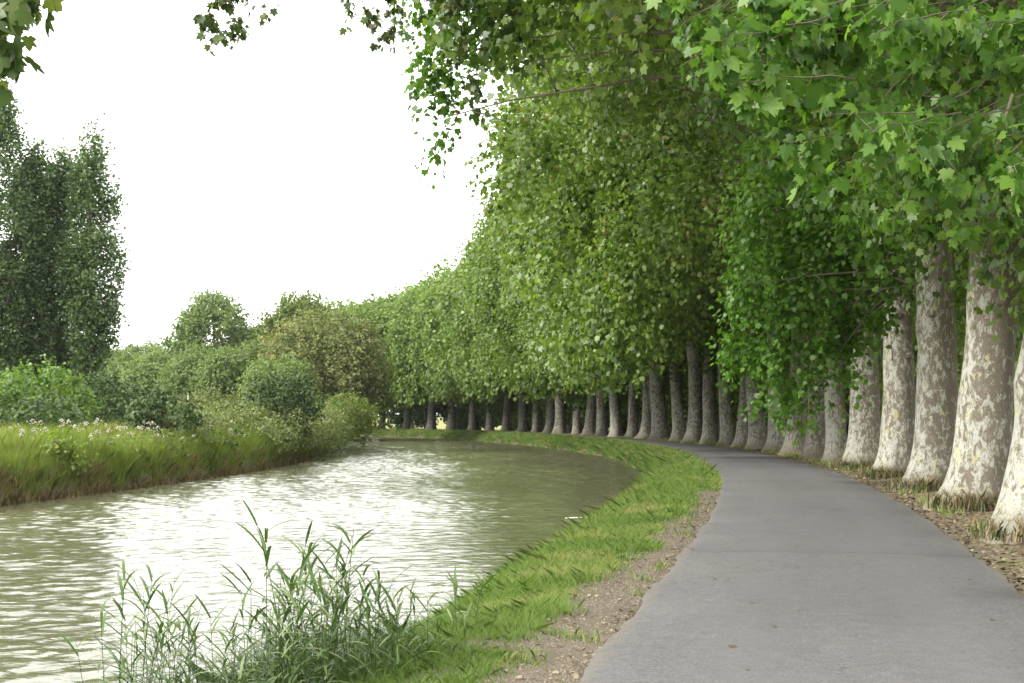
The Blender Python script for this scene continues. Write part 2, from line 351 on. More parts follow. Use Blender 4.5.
# flat land on both sides, and the base sheet to the horizon
def sheet(name, pts, z, mat):
    tri = tessellate_polygon([[Vector((p[0], p[1], 0)) for p in pts]])
    me = mesh_arrays(name, [(p[0], p[1], z) for p in pts], [3] * len(tri), [i for t_ in tri for i in t_])
    me.validate(); tag(link(name, me, mat), kind='structure')
pl = [tuple(map(float, C(s, -wl(s) - 5.6))) for s in SS[::3]]
sheet("left_meadow", pl + [(-1400, 190), (-1400, -60)], .12, M['field'])
pr = [tuple(map(float, C(s, 22))) for s in SS[::3]]
sheet("field", pr + [(-1400, 230), (-1400, 3000), (1800, 3000), (1800, -60)], -.42, M['field'])
sheet("lowland", [(-1490, -90), (1890, -90), (1890, 3090), (-1490, 3090)], -3, M['field'])

# ------------------------------------------------------------------ leaves
def tpl_arr(p, cup=.25): return np.array([(x, y, -cup * x * x * 2 - .18 * y * y) for x, y in p])
LOBED = tpl_arr([(0, .05), (.25, -.05), (.46, .13), (.38, .28), (.5, .6), (.26, .6), (0, .98), (-.26, .6), (-.5, .6), (-.38, .28), (-.46, .13), (-.25, -.05)])
SIMPLE = tpl_arr([(0, 0), (.45, .12), (.42, .62), (0, 1), (-.42, .62), (-.45, .12)])
KITE = tpl_arr([(0, 0), (.45, .45), (0, 1), (-.45, .45)])
LANCE = tpl_arr([(0, 0), (.14, .4), (0, 1), (-.14, .4)], .1)
def detail_tpl():
    half = [(.1, -.04), (.22, -.08), (.26, .0), (.42, .06), (.5, .2), (.42, .26), (.33, .31), (.42, .42), (.46, .5), (.54, .68), (.4, .66), (.26, .6), (.24, .6), (.2, .74), (.1, .86)]
    mid = [(0, .04), (0, .35), (0, .65), (0, 1)]
    P_ = mid + half + [(-a, b * 1.03 - .01) for a, b in half]
    V_ = np.array([(x, y, .16 * abs(x) - .55 * x * x - .22 * y * y) for x, y in P_]); n_ = len(half)
    f1 = [0] + [4 + i for i in range(n_)] + [3, 2, 1]; f2 = [0, 1, 2, 3] + [4 + n_ + i for i in range(n_)][::-1]
    return V_, [f1, f2]
DETAIL = detail_tpl()
def leaf_mesh(name, P, T, Nn, size, rnd, tpl):
    faces = None
    if isinstance(tpl, tuple): tpl, faces = tpl
    curl = np.random.default_rng(len(P)).uniform(-.3, 2.6, len(P))
    T = norm(T); B = norm(np.cross(T, Nn)); Nn = np.cross(B, T)
    V = P[:, None, :] + size[:, None, None] * (tpl[None, :, 0:1] * B[:, None, :] + tpl[None, :, 1:2] * T[:, None, :] + tpl[None, :, 2:3] * curl[:, None, None] * Nn[:, None, :])
    k = len(tpl); n = len(P)
    if faces:
        fl_ = np.concatenate([np.array(f) for f in faces]); idx = (np.arange(n)[:, None] * k + fl_[None]).ravel()
        return mesh_arrays(name, V.reshape(-1, 3), np.tile([len(f) for f in faces], n), idx, rnd=np.repeat(rnd, len(faces)))
    return mesh_arrays(name, V.reshape(-1, 3), np.full(n, k), np.arange(n * k), rnd=rnd)
def lobe_leaves(rng, lobes, dens, k, leaf, twig=1.0, droop=.8, spread=.13, axis=(0, 0), inner=.25):
    """lobes: (centre, radii). leaves sit on short drooping twigs over every lobe's surface"""
    Ps, Ts, Ns, Sz, R = [], [], [], [], []
    for c, r in lobes:
        c = np.array(c, float); r = np.array(r, float)
        area = 4 * math.pi * ((r[0] * r[1]) ** 1.6 / 3 + (r[0] * r[2]) ** 1.6 / 3 + (r[1] * r[2]) ** 1.6 / 3) ** (1 / 1.6)
        n = max(3, int(area * dens)); d = norm(rng.normal(0, 1, (n, 3)))
        out = np.array([c[0] - axis[0], c[1] - axis[1], 0]); out = out / max(np.linalg.norm(out), .5)
        keep = rng.random(n) < np.clip(.62 + .45 * (d @ out) + .3 * d[:, 2], .12, 1); d = d[keep]; n = len(d)
        rad = np.where(rng.random(n) < inner, rng.uniform(.2, .8, n), rng.uniform(.8, 1.1, n) * (1 + .15 * np.sin(d[:, 0] * 5 + c[2] * 3) * np.cos(d[:, 1] * 4 + c[0])))
        pos = c + d * r * rad[:, None]
        o_ = norm(d * .6 + np.array([0, 0, -droop]) + rng.normal(0, .25, (n, 3))); L = twig * rng.uniform(.5, 1.2, n)
        crnd = rng.random(n)
        tt = rng.random((n, k))
        P = pos[:, None, :] + o_[:, None, :] * (L[:, None] * tt)[:, :, None] + rng.normal(0, spread, (n, k, 3))
        T = d[:, None, :] * .5 + np.array([0, 0, -.65]) + rng.normal(0, .45, (n, k, 3))
        Nn = d[:, None, :] * .55 + np.array([0, 0, .75]) + rng.normal(0, .42, (n, k, 3))
        Ps.append(P.reshape(-1, 3)); Ts.append(T.reshape(-1, 3)); Ns.append(Nn.reshape(-1, 3))
        Sz.append((leaf * rng.uniform(.65, 1.25, (n, k))).ravel()); R.append(np.clip(.62 * rng.random((n, k)) + .38 * crnd[:, None] + rng.normal(0, .06), 0, 1).ravel())
    return np.concatenate(Ps), np.concatenate(Ts), np.concatenate(Ns), np.concatenate(Sz), np.concatenate(R)

# ------------------------------------------------------------------ plane trees
def trunk_mesh(name, rng, r0=.5, h=13, fork=6.5, lean=(0.02, 0.0), targets=(), flare_left=.6, seg=36, step=.22, limb_seg=8, limb_r=.2):
    mb = MB(); hs = [0, .04, .1, .18, .28, .4, .55, .75, 1.0, 1.3]; 
    while hs[-1] < h: hs.append(hs[-1] + (step if hs[-1] < 7 else .8))
    ph = rng.uniform(0, 6.28, 6); V = []; nb = rng.integers(4, 7)
    bl = [(rng.uniform(.6, 6), rng.uniform(0, 6.28), rng.uniform(.05, .13), rng.uniform(.15, .35)) for _ in range(6 if seg > 20 else 0)]
    def bur(z, th): return sum(a_ * math.exp(-((z - z_) / w_) ** 2 - ((math.cos(th - t_) - 1) * 7) ** 2) for z_, t_, a_, w_ in bl)
    def axis(z): return np.array([lean[0] * z + .09 * math.sin(z * .55 + ph[0]) - .09 * math.sin(ph[0]), lean[1] * z + .09 * math.sin(z * .47 + ph[1]) - .09 * math.sin(ph[1])])
    for z in hs:
        a = axis(z); taper = 1 - .028 * z if z < fork else (1 - .028 * fork) * max(.12, 1 - (z - fork) / (h - fork) * .85)
        for k in range(seg):
            th = 2 * math.pi * k / seg; cx, cy = math.cos(th), math.sin(th)
            butt = .5 + .5 * math.cos(nb * th + ph[2]); butt = butt ** 1.5
            fl = math.exp(-z / .26) * (.12 + .36 * butt) + math.exp(-z / 1.2) * .07 + math.exp(-z / .48) * flare_left * max(0, -cx * .9 - .3 * cy) ** 1.6
            r = r0 * taper * (1 + fl + .035 * math.sin(2 * th + ph[3] + z * .6) + .03 * math.sin(3 * th + ph[4] - z * .8) + .018 * math.sin(5 * th + z * 2.1 + ph[5])
                              + .03 * math.sin(z * 2.6 + ph[1]) * math.sin(th * 2 + ph[0] + z) + bur(z, th))
            V.append((a[0] + r * cx, a[1] + r * cy, z - (.12 if z == 0 else 0)))
    n = len(hs)
    F = [(i * seg + k, i * seg + (k + 1) % seg, (i + 1) * seg + (k + 1) % seg, (i + 1) * seg + k) for i in range(n - 1) for k in range(seg)]
    F.append(tuple((n - 1) * seg + k for k in range(seg))); mb.add(V, F); lm = MB()
    for t_, z0, rr in targets:
        z0 = min(z0, h - 1); a = axis(z0); p0 = np.array([a[0], a[1], z0]); p3 = np.array(t_, float); L = np.linalg.norm(p3 - p0)
        hv = p3 - p0; p1 = p0 + np.array([hv[0] * .25, hv[1] * .25, abs(hv[2]) * .3 + L * .12]); p2 = p0 + hv * .68 + np.array([0, 0, L * .1])
        pts = []; 
        m = max(6, int(L / .8))
        for i in range(m + 1):
            u = i / m; q = (1 - u) ** 3 * p0 + 3 * (1 - u) ** 2 * u * p1 + 3 * (1 - u) * u * u * p2 + u ** 3 * p3
            q = q + (rng.normal(0, .05 * min(1, L / 4), 3) if 0 < i < m else 0); pts.append(q)
        lm.tube(pts, [rr * (1 - .85 * (i / m) ** .8) for i in range(m + 1)], limb_seg)
        for _ in range(2 if limb_seg > 5 else 0):
            q0 = pts[rng.integers(m // 2, m)]; dd = norm(rng.normal(0, 1, 3) + [0, 0, -.2]) * rng.uniform(.8, 1.8); lm.tube([q0, q0 + dd * .5 + rng.normal(0, .08, 3), q0 + dd + rng.normal(0, .1, 3)], [rr * .3, rr * .18, .01], 5)
    # old pruning knobs
    for _ in range(3 if seg > 20 else 0):
        z = rng.uniform(2.5, 6); th = rng.uniform(0, 6.28); a = axis(z); c = (a[0] + r0 * .82 * math.cos(th), a[1] + r0 * .82 * math.sin(th), z); e = (a[0] + r0 * 1.0 * math.cos(th), a[1] + r0 * 1.0 * math.sin(th), z + .05)
        mb.tube([c, ((c[0] + e[0]) / 2, (c[1] + e[1]) / 2, z + .03), e], [.15, .11, .04], 10)
    return mb.mesh(name), lm.mesh("branches")
def row_lobes(rng, n, reach=10.5, top=20.5, bottom=None, back=6.0, half=3.4, sz=1.0):
    if bottom is None: bottom = lambda x: 4.6 - .05 * x if x > -6 else 4.2
    out = []; g = 0
    while len(out) < n and g < 20000:
        g += 1
        x = rng.uniform(-reach, back); y = rng.uniform(-half, half); h = rng.uniform(3.2, top)
        up = max(0, (h - 9.5) / (top - 9.5)); w_ = (1 - up ** 2.6) ** .55 if up < 1 else 0
        lo = .8 + .2 * min(1, max(0, (h - 4) / 5)); rx = (reach if x < 0 else back) * w_ * (lo if x < 0 else 1)
        if rx <= .3 or abs(x) > rx: continue
        if h < (bottom(x) if x < 1.2 else 2.6) + .9: continue
        q = abs(x) / rx
        if q < .6 and h < top - 3.2 and rng.random() > .12 and not (h < bottom(x) + 2.4 and rng.random() < .5): continue
        r = rng.uniform(.95, 1.55) * sz
        # lobes keep inside the crown
        out.append(((math.copysign(max(0, abs(x) - r * .5), x), y, h), (r * .95, r, r * rng.uniform(1.1, 1.6))))
    return out
def limbs_for(rng, lobes, n, z0=(6, 9), rr=.12):
    idx = rng.permutation(len(lobes))[:n]
    return [(lobes[i][0], rng.uniform(*z0) if lobes[i][0][2] < 14 else rng.uniform(8, 11.5), rr * rng.uniform(.6, 1.15)) for i in idx]

def row_pos(s):                                # a point of the tree row and its heading
    x, y = C(s, 2.95); x2, y2 = C(s, 3.95); return float(x), float(y), math.atan2(float(y2 - y), float(x2 - x))

ORD = ["first", "second", "third", "fourth", "fifth", "sixth", "seventh", "eighth", "ninth", "tenth", "eleventh", "twelfth", "thirteenth", "fourteenth", "fifteenth", "sixteenth", "seventeenth", "eighteenth", "nineteenth", "twentieth"]
# shared mid and far variants
mid_var = []
for v in range(5):
    r = np.random.default_rng(50 + v); lb = row_lobes(r, 88, reach=11.5, top=21, bottom=lambda x: 4.7 if x < -4.5 else 6.0)
    P, T, Nn, Sz, R = lobe_leaves(r, lb, 2.9, 12, .205, twig=1.3, droop=1.0)
    mid_var.append((trunk_mesh("mid_trunk", r, .44, 13, 6.5, (r.uniform(-.01, .04), r.uniform(-.02, .02)), limbs_for(r, lb, 14), seg=24, step=.4, limb_seg=6), leaf_mesh("mid_crown", P, T, Nn, Sz, R, LOBED)))
far_var = []
for v in range(3):
    r = np.random.default_rng(80 + v); lb = row_lobes(r, 80, reach=9, top=17.5, half=3.6, sz=1.15)
    P, T, Nn, Sz, R = lobe_leaves(r, lb, 1.5, 8, .38, twig=1.1, spread=.22)
    far_var.append((trunk_mesh("far_trunk", r, .42, 12, 6, (r.uniform(-.01, .03), 0), limbs_for(r, lb, 8), seg=14, step=1, limb_seg=5), leaf_mesh("far_crown", P, T, Nn, Sz, R, KITE)))
G1 = "plane trees lining the canal path"
rr = random.Random(5)
# near trees: each with its own crown (local -x = canal side)
near = [  # s, r0, canal-side bottom, trunk-side bottom, reach, density, leaf template
    (8.2, .52, 7.5, 7.0, 7.5, 1.2), (14.2, .5, 7.6, 6.6, 9.0, 1.5), (20.3, .5, 8.2, 5.1, 9.6, 2.3), (26.6, .5, 9.0, 5.3, 10.2, 2.3),
    (32.9, .47, 9.6, 5.4, 10.2, 2.2), (39.2, .45, 8.2, 5.6, 10.5, 2.2), (45.5, .46, 6.2, 5.4, 11, 2.2)]
def world_lobe(tx, ty, rz, X, Y, Z, r):         # a lobe given in scene coordinates, in its tree's frame
    dx, dy = X - tx, Y - ty; c_, s_ = math.cos(-rz), math.sin(-rz)
    return ((dx * c_ - dy * s_, dx * s_ + dy * c_, Z), r)
LOW = {  # low and far-reaching boughs (scene coordinates, metres) of particular trees
 4: [(6.0, 33.5, 6.2, .8), (6.7, 34, 5.5, .85), (7.6, 33, 5.6, .9), (8.3, 33, 5.4, .8), (5.7, 33, 4.7, .7), (6.9, 33.5, 4.2, .85), (7.8, 33.5, 4.0, .8), (8.5, 33, 4.4, .6),
     (5.7, 34, 3.6, .6), (6.5, 33.5, 3.0, .65), (7.4, 33.5, 2.9, .65), (6.8, 34, 2.2, .5), (6.9, 33.8, 1.75, .35), (8.2, 34, 3.3, .55), (6.2, 33, 7.2, .9), (7.5, 33, 7.0, .9), (8.9, 32.5, 5.2, .6), (8.6, 32.5, 6.4, .8), (7.3, 33.5, 5.0, .8), (5.6, 34, 2.9, .45), (6.1, 34, 2.4, .4), (7.7, 33, 3.5, .6), (7.1, 34, 2.3, .4), (6.7, 34, 7.9, .9), (8.0, 33, 7.6, .9)],
 3: [(6.4, 26.5, 6.6, .8), (7.3, 26, 6.2, .8), (5.6, 27, 7.3, .8), (6.9, 26, 5.2, .6), (4.6, 27, 8.3, .8), (7.8, 25.5, 5.6, .6), (5.9, 26, 5.9, .6),
     (-1.1, 28, 9.8, .8), (-1.4, 28, 8.9, .55), (-1.5, 28, 8.2, .4), (-.9, 28, 10.7, .9), (-.2, 28, 9.9, .7), (0.2, 28, 10.8, .9), (-.4, 28, 9.1, .4), (.8, 28, 10.2, .8), (-1.0, 28, 7.8, .25), (-1.6, 28, 7.5, .3), (-1.5, 28, 7.1, .22), (-.8, 28, 8.5, .35), (-1.2, 27.6, 11.2, .9), (-.3, 27, 11.6, .9)],
 2: [(5.8, 20, 5.7, .6), (6.6, 19.5, 5.0, .5), (5.0, 20.5, 6.4, .6), (6.2, 20, 6.6, .7), (4.3, 20, 7.3, .6), (7.0, 19.5, 5.9, .6), (5.3, 19, 5.0, .4), (6.0, 19.2, 4.6, .4)],
}
CRN = []
for i, (s, r0, bc, bt, reach, dens) in enumerate(near):
    r = np.random.default_rng(200 + i); x, y, rz = row_pos(s)
    bot = lambda lx, bc=bc, bt=bt: bt + (bc - bt) * min(1, max(0, (-lx - 1.0) / 3.0))
    lb = row_lobes(r, 84, reach=reach, bottom=bot, half=3.3, top=19.5)
    if i < 2: lb = [l for l in lb if l[0][2] > bc + 1.2]
    ex = [world_lobe(x, y, rz, *q[:3], (q[3], q[3], q[3] * 1.15)) for q in LOW.get(i, [])]
    P, T, Nn, Sz, R = lobe_leaves(r, lb, dens * (1.35 if i > 1 else 1), 12, .155 if i > 1 else .2, twig=1.2, droop=1.0)
    parts = [(P, T, Nn, Sz, R)]
    if ex: parts.append(lobe_leaves(r, ex, 8.2, 12, .135, twig=.6, spread=.13))
    lim = limbs_for(r, lb, 18, (6, 9), .13) + [(e[0], max(4.3, min(e[0][2] - .3, 7)), .02 + .005 * abs(e[0][0])) for e in ex[::2]]
    e = empty("plane_tree", (x, y, .04), rz); ord_ = i
    seg_ = 40
    tm = trunk_mesh("trunk", r, r0, 13.5, 6.8, (r.uniform(.02, .045), 0), lim, seg=seg_, step=.2)
    link("trunk", tm[0], M['bark'], e); link("branches", tm[1], M['limb'], e)
    CRN.append((e, parts, i, (x, y, rz)))
near_labels = ["plane tree whose dark leafy sprigs hang into the sky at the top left corner",
  "plane tree just past the right edge whose large near leaves fill the top right corner",
  "first plane trunk in view, cut by the right edge, with a flared white foot",
  "second plane tree from the right edge, broad mottled trunk with yellow patches",
  "third plane tree from the right edge, its low bright bough hanging before the trunks",
  "fourth plane tree from the right edge, roots spread out to the asphalt",
  "fifth plane tree from the right edge, pale trunk standing close behind the fourth"]
# sprigs: twig polyline with leaves, in scene coordinates
def sprig(rng, a, b, n, leaf, sag=.25, fork=3):
    a, b = np.array(a, float), np.array(b, float); tubes = []; P, T, Nn = [], [], []
    L = np.linalg.norm(b - a)
    pts = [a + (b - a) * t_ + np.array([0, 0, -sag * t_ * t_ * L]) + rng.normal(0, .02, 3) * (0 < t_ < 1) for t_ in np.linspace(0, 1, 7)]
    tubes.append((pts, .007, .003)); tw = [pts]
    for _ in range(fork):
        q = pts[rng.integers(1, 6)]; dd = norm(rng.normal(0, 1, 3) + np.array([0, 0, -.6])) * L * rng.uniform(.2, .4)
        p2 = [q + dd * t_ for t_ in (0, .5, 1)]; tubes.append((p2, .003, .0015)); tw.append(p2)
    for _ in range(n):
        w_ = tw[rng.integers(0, len(tw))]; t_ = rng.random() ** .7 * (len(w_) - 1.001); k = int(t_); q = w_[k] + (w_[k + 1] - w_[k]) * (t_ - k)
        dd = norm(rng.normal(0, 1, 3) + np.array([0, 0, -.5])); P.append(q + dd * rng.uniform(.02, .1)); T.append(dd * .6 + np.array([0, 0, -.5])); Nn.append(rng.normal(0, .6, 3) + np.array([0, -.3, .6]))
    P, T, Nn = map(np.array, (P, T, Nn)); return tubes, (P, T, Nn, leaf * rng.uniform(.5, 1.2, len(P)), rng.random(len(P)) * .985)
def px(x, y, d): return ((x - 512) / 1422 * d, d, 1.7 + (415 - y) / 1422 * d)   # used only to write down measured positions briefly
rs = np.random.default_rng(9)
SPR = {0: [], 1: []}
for a, b, d, n, lf in (((-30, -40), (5, 85), 9.0, 34, .16), ((10, -30), (62, 10), 9.0, 12, .15), ((-40, 0), (12, 50), 8.6, 34, .16), ((-10, -60), (25, 22), 9.3, 30, .15), ((-30, -60), (40, -2), 9.2, 30, .15)):
    SPR[0].append(sprig(rs, px(*a, d), px(*b, d + .3), n, lf, .1))
for a, b, d, n, lf in (((225, -60), (235, 40), 20, 60, .13), ((235, -30), (278, 36), 20, 26, .11), ((215, -30), (204, 42), 20, 40, .13), ((250, -60), (205, 2), 20, 44, .13), ((215, -20), (240, 30), 20, 40, .12),
                       ((350, -60), (385, 55), 23, 60, .13), ((350, -40), (345, 22), 23, 30, .12), ((385, -50), (398, 24), 23, 50, .13), ((430, -60), (375, 5), 23, 60, .14), ((400, -60), (390, 40), 23, 50, .13),
                       ((470, -60), (440, 20), 24, 90, .15), ((500, -60), (455, 60), 25, 120, .15), ((520, -60), (480, 50), 26, 120, .15), ((450, -60), (420, 10), 25, 70, .15)):
    SPR[1].append(sprig(rs, px(*a, d), px(*b, d), n, lf, .05))
for k in range(74):
    d = rs.uniform(9.5, 15); bx = rs.uniform(670, 1040); by = rs.uniform(-30, 190 - max(0, 880 - bx) * .75)
    a = px(bx + rs.uniform(60, 160), by - rs.uniform(-30, 60), d + rs.uniform(0, .8)); SPR[1].append(sprig(rs, a, px(bx, by, d), 58, .125, .15))
for k in range(40):
    d = rs.uniform(15, 21); bx = rs.uniform(740, 1040); by = rs.uniform(-20, 235 - max(0, 900 - bx) * .55)
    a = px(bx + rs.uniform(60, 120), by - rs.uniform(-20, 40), d + rs.uniform(0, .8)); SPR[1].append(sprig(rs, a, px(bx, by, d), 60, .13, .15))
for e, parts, i, (tx, ty, rz) in CRN:
    tag(e, near_labels[i], "tree", G1)
    if i in SPR:
        mb = MB(); c_, s_ = math.cos(-rz), math.sin(-rz)
        def loc(p):
            dx, dy = p[..., 0] - tx, p[..., 1] - ty; return np.stack([dx * c_ - dy * s_, dx * s_ + dy * c_, p[..., 2] - .04], -1)
        def rot(p): return np.stack([p[..., 0] * c_ - p[..., 1] * s_, p[..., 0] * s_ + p[..., 1] * c_, p[..., 2]], -1)
        ps = []
        for tubes, (P, T, Nn, Sz, R) in SPR[i]:
            for pts, ra, rb in tubes:
                q = loc(np.array(pts)); mb.tube(q, list(np.linspace(ra, rb, len(q))), 5)
            ps.append((loc(P), rot(T), rot(Nn), Sz, R))
        # boughs that carry the sprigs back to the trunk
        for k, (tubes, _) in enumerate(SPR[i]):
            if k % 9: continue
            p3 = loc(np.array(tubes[0][0][0])); p0 = np.array([0, 0, 6.6]); p1 = np.array([p3[0] * .3, p3[1] * .3, max(p3[2], 6.6) + .8]); 
            pts = [(1 - u) ** 2 * p0 + 2 * (1 - u) * u * p1 + u * u * p3 for u in np.linspace(0, 1, 12)]
            mb.tube(pts, [.05 * (1 - u) + .01 for u in np.linspace(0, 1, 12)], 7)
        link("branch", mb.mesh("branch"), M['branch'], e)
        nb_ = len(ps) if i == 0 else 14
        q = [np.concatenate([p_[j] for p_ in ps[:nb_]]) for j in range(5)]
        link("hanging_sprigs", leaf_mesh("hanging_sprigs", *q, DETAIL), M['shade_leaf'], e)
        if i == 1: q = [np.concatenate([p_[j] for p_ in ps[nb_:]]) for j in range(5)]
        if i == 1: link("hanging_foliage", leaf_mesh("hanging_foliage", *q, DETAIL), M['bright_leaf'], e)
    q = [np.concatenate([p_[j] for p_ in parts]) for j in range(5)] if len(parts) == 1 or i in (2,) else None
    if q is None:
        link("low_bough", leaf_mesh("low_bough", *parts[1], LOBED), M['bright_leaf'], e); q = parts[0]
    link("crown", leaf_mesh("crown", *q, LOBED if i > 1 else SIMPLE), M['plane_leaf'], e)

s = 51.0; i = 7; rr = random.Random(4)
while s < 184:
    x, y, rz = row_pos(s); farm = s > 118
    var = far_var[i % 3] if farm else mid_var[(i * 3 + i // 4) % 5]
    e = empty("plane_tree", (x + rr.uniform(-.15, .15), y + rr.uniform(-.2, .2), .02), rz + rr.uniform(-.08, .08))
    sc = rr.uniform(.93, 1.08); e.scale = (sc, sc * rr.choice((1, -1)), sc * float(np.interp(s, [140, 175], [1, .82])))
    for nm, me, mt in (("trunk", var[0][0], M['bark']), ("branches", var[0][1], M['limb']), ("crown", var[1], M['far_leaf'] if farm else M['plane_leaf'])):
        ob_ = link(nm, me, mt, e)
        if nm == 'trunk': ob_.scale = (rr.uniform(.82, 1.18),) * 2 + (1,); ob_.rotation_euler = (rr.uniform(-.02, .02), rr.uniform(-.025, .025), rr.uniform(-.5, .5))
    if i < 20: lab = "%s plane tree from the right edge in the row beside the path" % ORD[i - 2]
    elif not farm: lab = "plane tree with mottled trunk before the far bend of the path"
    else: lab = "plane tree in the far row where the path bends left round the canal"
    tag(e, lab, "tree", G1 if i < 20 else ("plane trees before the far bend" if not farm else "plane trees round the far bend"))
    s += (5.3 if s < 62 else 4.5) + rr.uniform(-.4, .4); i += 1
# second row behind, round the bend
s = 74
while s < 178:
    x, y = map(float, C(s, 10.5)); rz = row_pos(s)[2]; var = far_var[rr.randrange(3)]
    e = empty("plane_tree", (x, y, -.35), rz + rr.uniform(-.3, .3)); sc = rr.uniform(.82, .92) * float(np.interp(s, [140, 170], [1, .85])); e.scale = (sc, sc, sc)
    link("trunk", var[0][0], M['bark'], e); link("branches", var[0][1], M['limb'], e); link("crown", var[1], M['far_leaf'], e)
    tag(e, "shaded plane tree standing behind the row that lines the path", "tree", "second row of plane trees")
    s += 6.3 + rr.uniform(-.5, .5)

# ------------------------------------------------------------------ other trees and shrubs
def blob_lobes(rng, n, rx, ry, h0, h1, r, shape='round'):
    out = []
    for k in range(n * 6):
        if len(out) >= n: break
        d = norm(rng.normal(0, 1, 3)); q = rng.uniform(.62, .92)
        hm, hr = (h0 + h1) / 2, (h1 - h0) / 2
        z = hm + d[2] * hr * q
        t_ = (z - h0) / (h1 - h0); w_ = 1.0 if shape == 'round' else (.55 + .9 * t_ if t_ < .5 else 1.0 * (1 - ((t_ - .5) / .5) ** 1.6 * .9))
        rr_ = r * rng.uniform(.7, 1.3); out.append(((d[0] * rx * q * w_, d[1] * ry * q * w_, z), (rr_, rr_, rr_ * (1.0 if shape == 'round' else 1.7))))
    return out
def make_tree(name, label, cat, group, loc, rx, ry, h0, h1, mat, n=40, r=1.5, leaf=.4, dens=1.3, k=8, shape='round', tpl=KITE, droop=.3, seed=0, trunk=True, tr=.25, twig=.9, ragged=0, parts=("trunk", "crown"), spread=.18, extra=None):
    rng = np.random.default_rng(seed); lb = blob_lobes(rng, n, rx, ry, h0, h1, r, shape)
    if extra: lb += extra
    P, T, Nn, Sz, R = lobe_leaves(rng, lb, dens, k, leaf, twig=twig, droop=droop, spread=spread)
    if shape == 'poplar': T[:, 2] = np.abs(T[:, 2]) * .6
    e = empty(name, loc); tag(e, label, cat, group)
    if trunk:
        mb = MB(); top = h1 * .8
        hs = np.linspace(-.1, top, 9); pts = [(.08 * math.sin(z * .7 + seed), .08 * math.cos(z * .6 + seed), z) for z in hs]
        mb.tube(pts, [tr * (1.35 if i_ == 0 else 1) * (1 - .8 * i_ / 9) for i_ in range(9)], 9)
        for i_ in rng.permutation(len(lb))[:10]:
            c = np.array(lb[i_][0]); z0 = max(h0 * .6, c[2] * .55); p0 = np.array([0, 0, z0])
            mb.tube([p0, p0 + (c - p0) * .5 + [0, 0, .3], c], [tr * .4, tr * .25, tr * .08], 5)
        link(parts[0], mb.mesh("trunk"), M['dark_bark'], e)
    link(parts[1], leaf_mesh("foliage", P, T, Nn, Sz, R, tpl), mat, e); return e
LZ = .12
def gp(x, d): return ((x - 512) / 1422 * d, d, LZ)
# poplars
for k, (x, d, top, w_, lab) in enumerate(((-6, 84, 22.3, 2.0, "tallest dark poplar, cut by the left edge"), (30, 86, 18.6, 1.45, "poplar between the tallest one and its two neighbours, second from the left edge"),
                                     (58, 88, 18.4, 1.35, "third poplar from the left edge, narrow and dense"), (90, 85, 19.6, 1.45, "rightmost poplar with a dark ragged right side"))):
    make_tree("poplar_tree", lab, "poplar", "dark poplars on the left bank", gp(x, d), w_, w_, 1.5, top, M['poplar_leaf'], n=120, r=.5, leaf=.2, dens=7, k=9, shape='poplar', droop=-.9, seed=300 + k, tr=.3, twig=.9, spread=.14)
# background trees beyond the left bank: x, distance, half-width, top, material
BT = [(120, 230, 6, 11.5, 'wood_leaf', "low hazy tree just right of the poplars on the skyline"), (150, 215, 6, 12, 'wood_leaf', "hazy bushy tree left of the tall round tree"), (182, 190, 4.5, 11, 'wood_leaf', "grey green tree against the left flank of the tall round tree"),
      (213, 170, 5.0, 15.8, 'wood_leaf', "tall round crowned tree alone on the skyline, left of the centre gap"), (248, 175, 4, 12.5, 'wood_leaf', "slim tree with some yellowing leaves right of the tall round tree"),
      (268, 215, 4, 13.2, 'wood_leaf', "small distant tree in the dip of the skyline"), (306, 165, 5.6, 15.4, 'olive_leaf', "broad olive green domed tree behind the russet tree"),
      (322, 132, 5.4, 10.6, 'rust_leaf', "russet tinted broad tree above the canal bend"), (356, 138, 3.4, 8.0, 'olive_leaf', "yellow green drooping tree at the water's bend"), (358, 178, 4.5, 13, 'far_leaf', "light green tree between the domed tree and the plane row"),
      (160, 150, 3.6, 7.5, 'wood_leaf', "low round tree in front of the hazy skyline trees"), (205, 140, 4, 8, 'wood_leaf', "bushy tree below the tall round tree"), (242, 135, 3.6, 8.4, 'wood_leaf', "bluish green bushy tree beneath the slim yellowing tree"), (122, 160, 4, 8, 'wood_leaf', "dense low tree beside the foot of the poplars"),
      (278, 125, 3, 6.4, 'wood_leaf', "small bushy tree left below the russet tree"), (90, 200, 6, 11, 'wood_leaf', "hidden tree behind the poplars, showing between them"), (20, 190, 6, 12, 'wood_leaf', "tree behind the leftmost poplars")]
for k, (x, d, w_, top, mt, lab) in enumerate(BT):
    make_tree("broadleaf_tree", lab, "tree", "trees beyond the left bank", gp(x, d), w_, w_, .8, top, M[mt], n=100, r=w_ * .25, leaf=.25 if d < 150 else .32, dens=2.6 * (1.6 / w_) + 1.7, k=10, seed=400 + k, tr=.28)
# wood behind the far bend
rw = random.Random(11)
for k in range(52):
    s_ = 86 + k * 1.9; x, y = map(float, C(s_, (24 if k % 2 else 40) + rw.uniform(-4, 6))); sc = rw.uniform(.6, .8)
    if k == 0:
        wt = make_tree("woodland_tree", "", "tree", None, (0, 0, 0), 5.5, 5.5, .2, 14, M['dark_shrub'], n=60, r=1.6, leaf=.6, dens=1.2, k=7, seed=470, tr=.3); ch = list(wt.children)
        e = wt
    else:
        e = wt.copy(); COL.objects.link(e)
        for c in ch:
            q = c.copy(); COL.objects.link(q); q.parent = e
    e.location = (x, y, -.4); e.rotation_euler = (0, 0, rw.uniform(0, 6)); e.scale = (sc, sc, sc)
    tag(e, "dark woodland tree seen between the far plane trunks", "tree", "woodland trees behind the far bend")
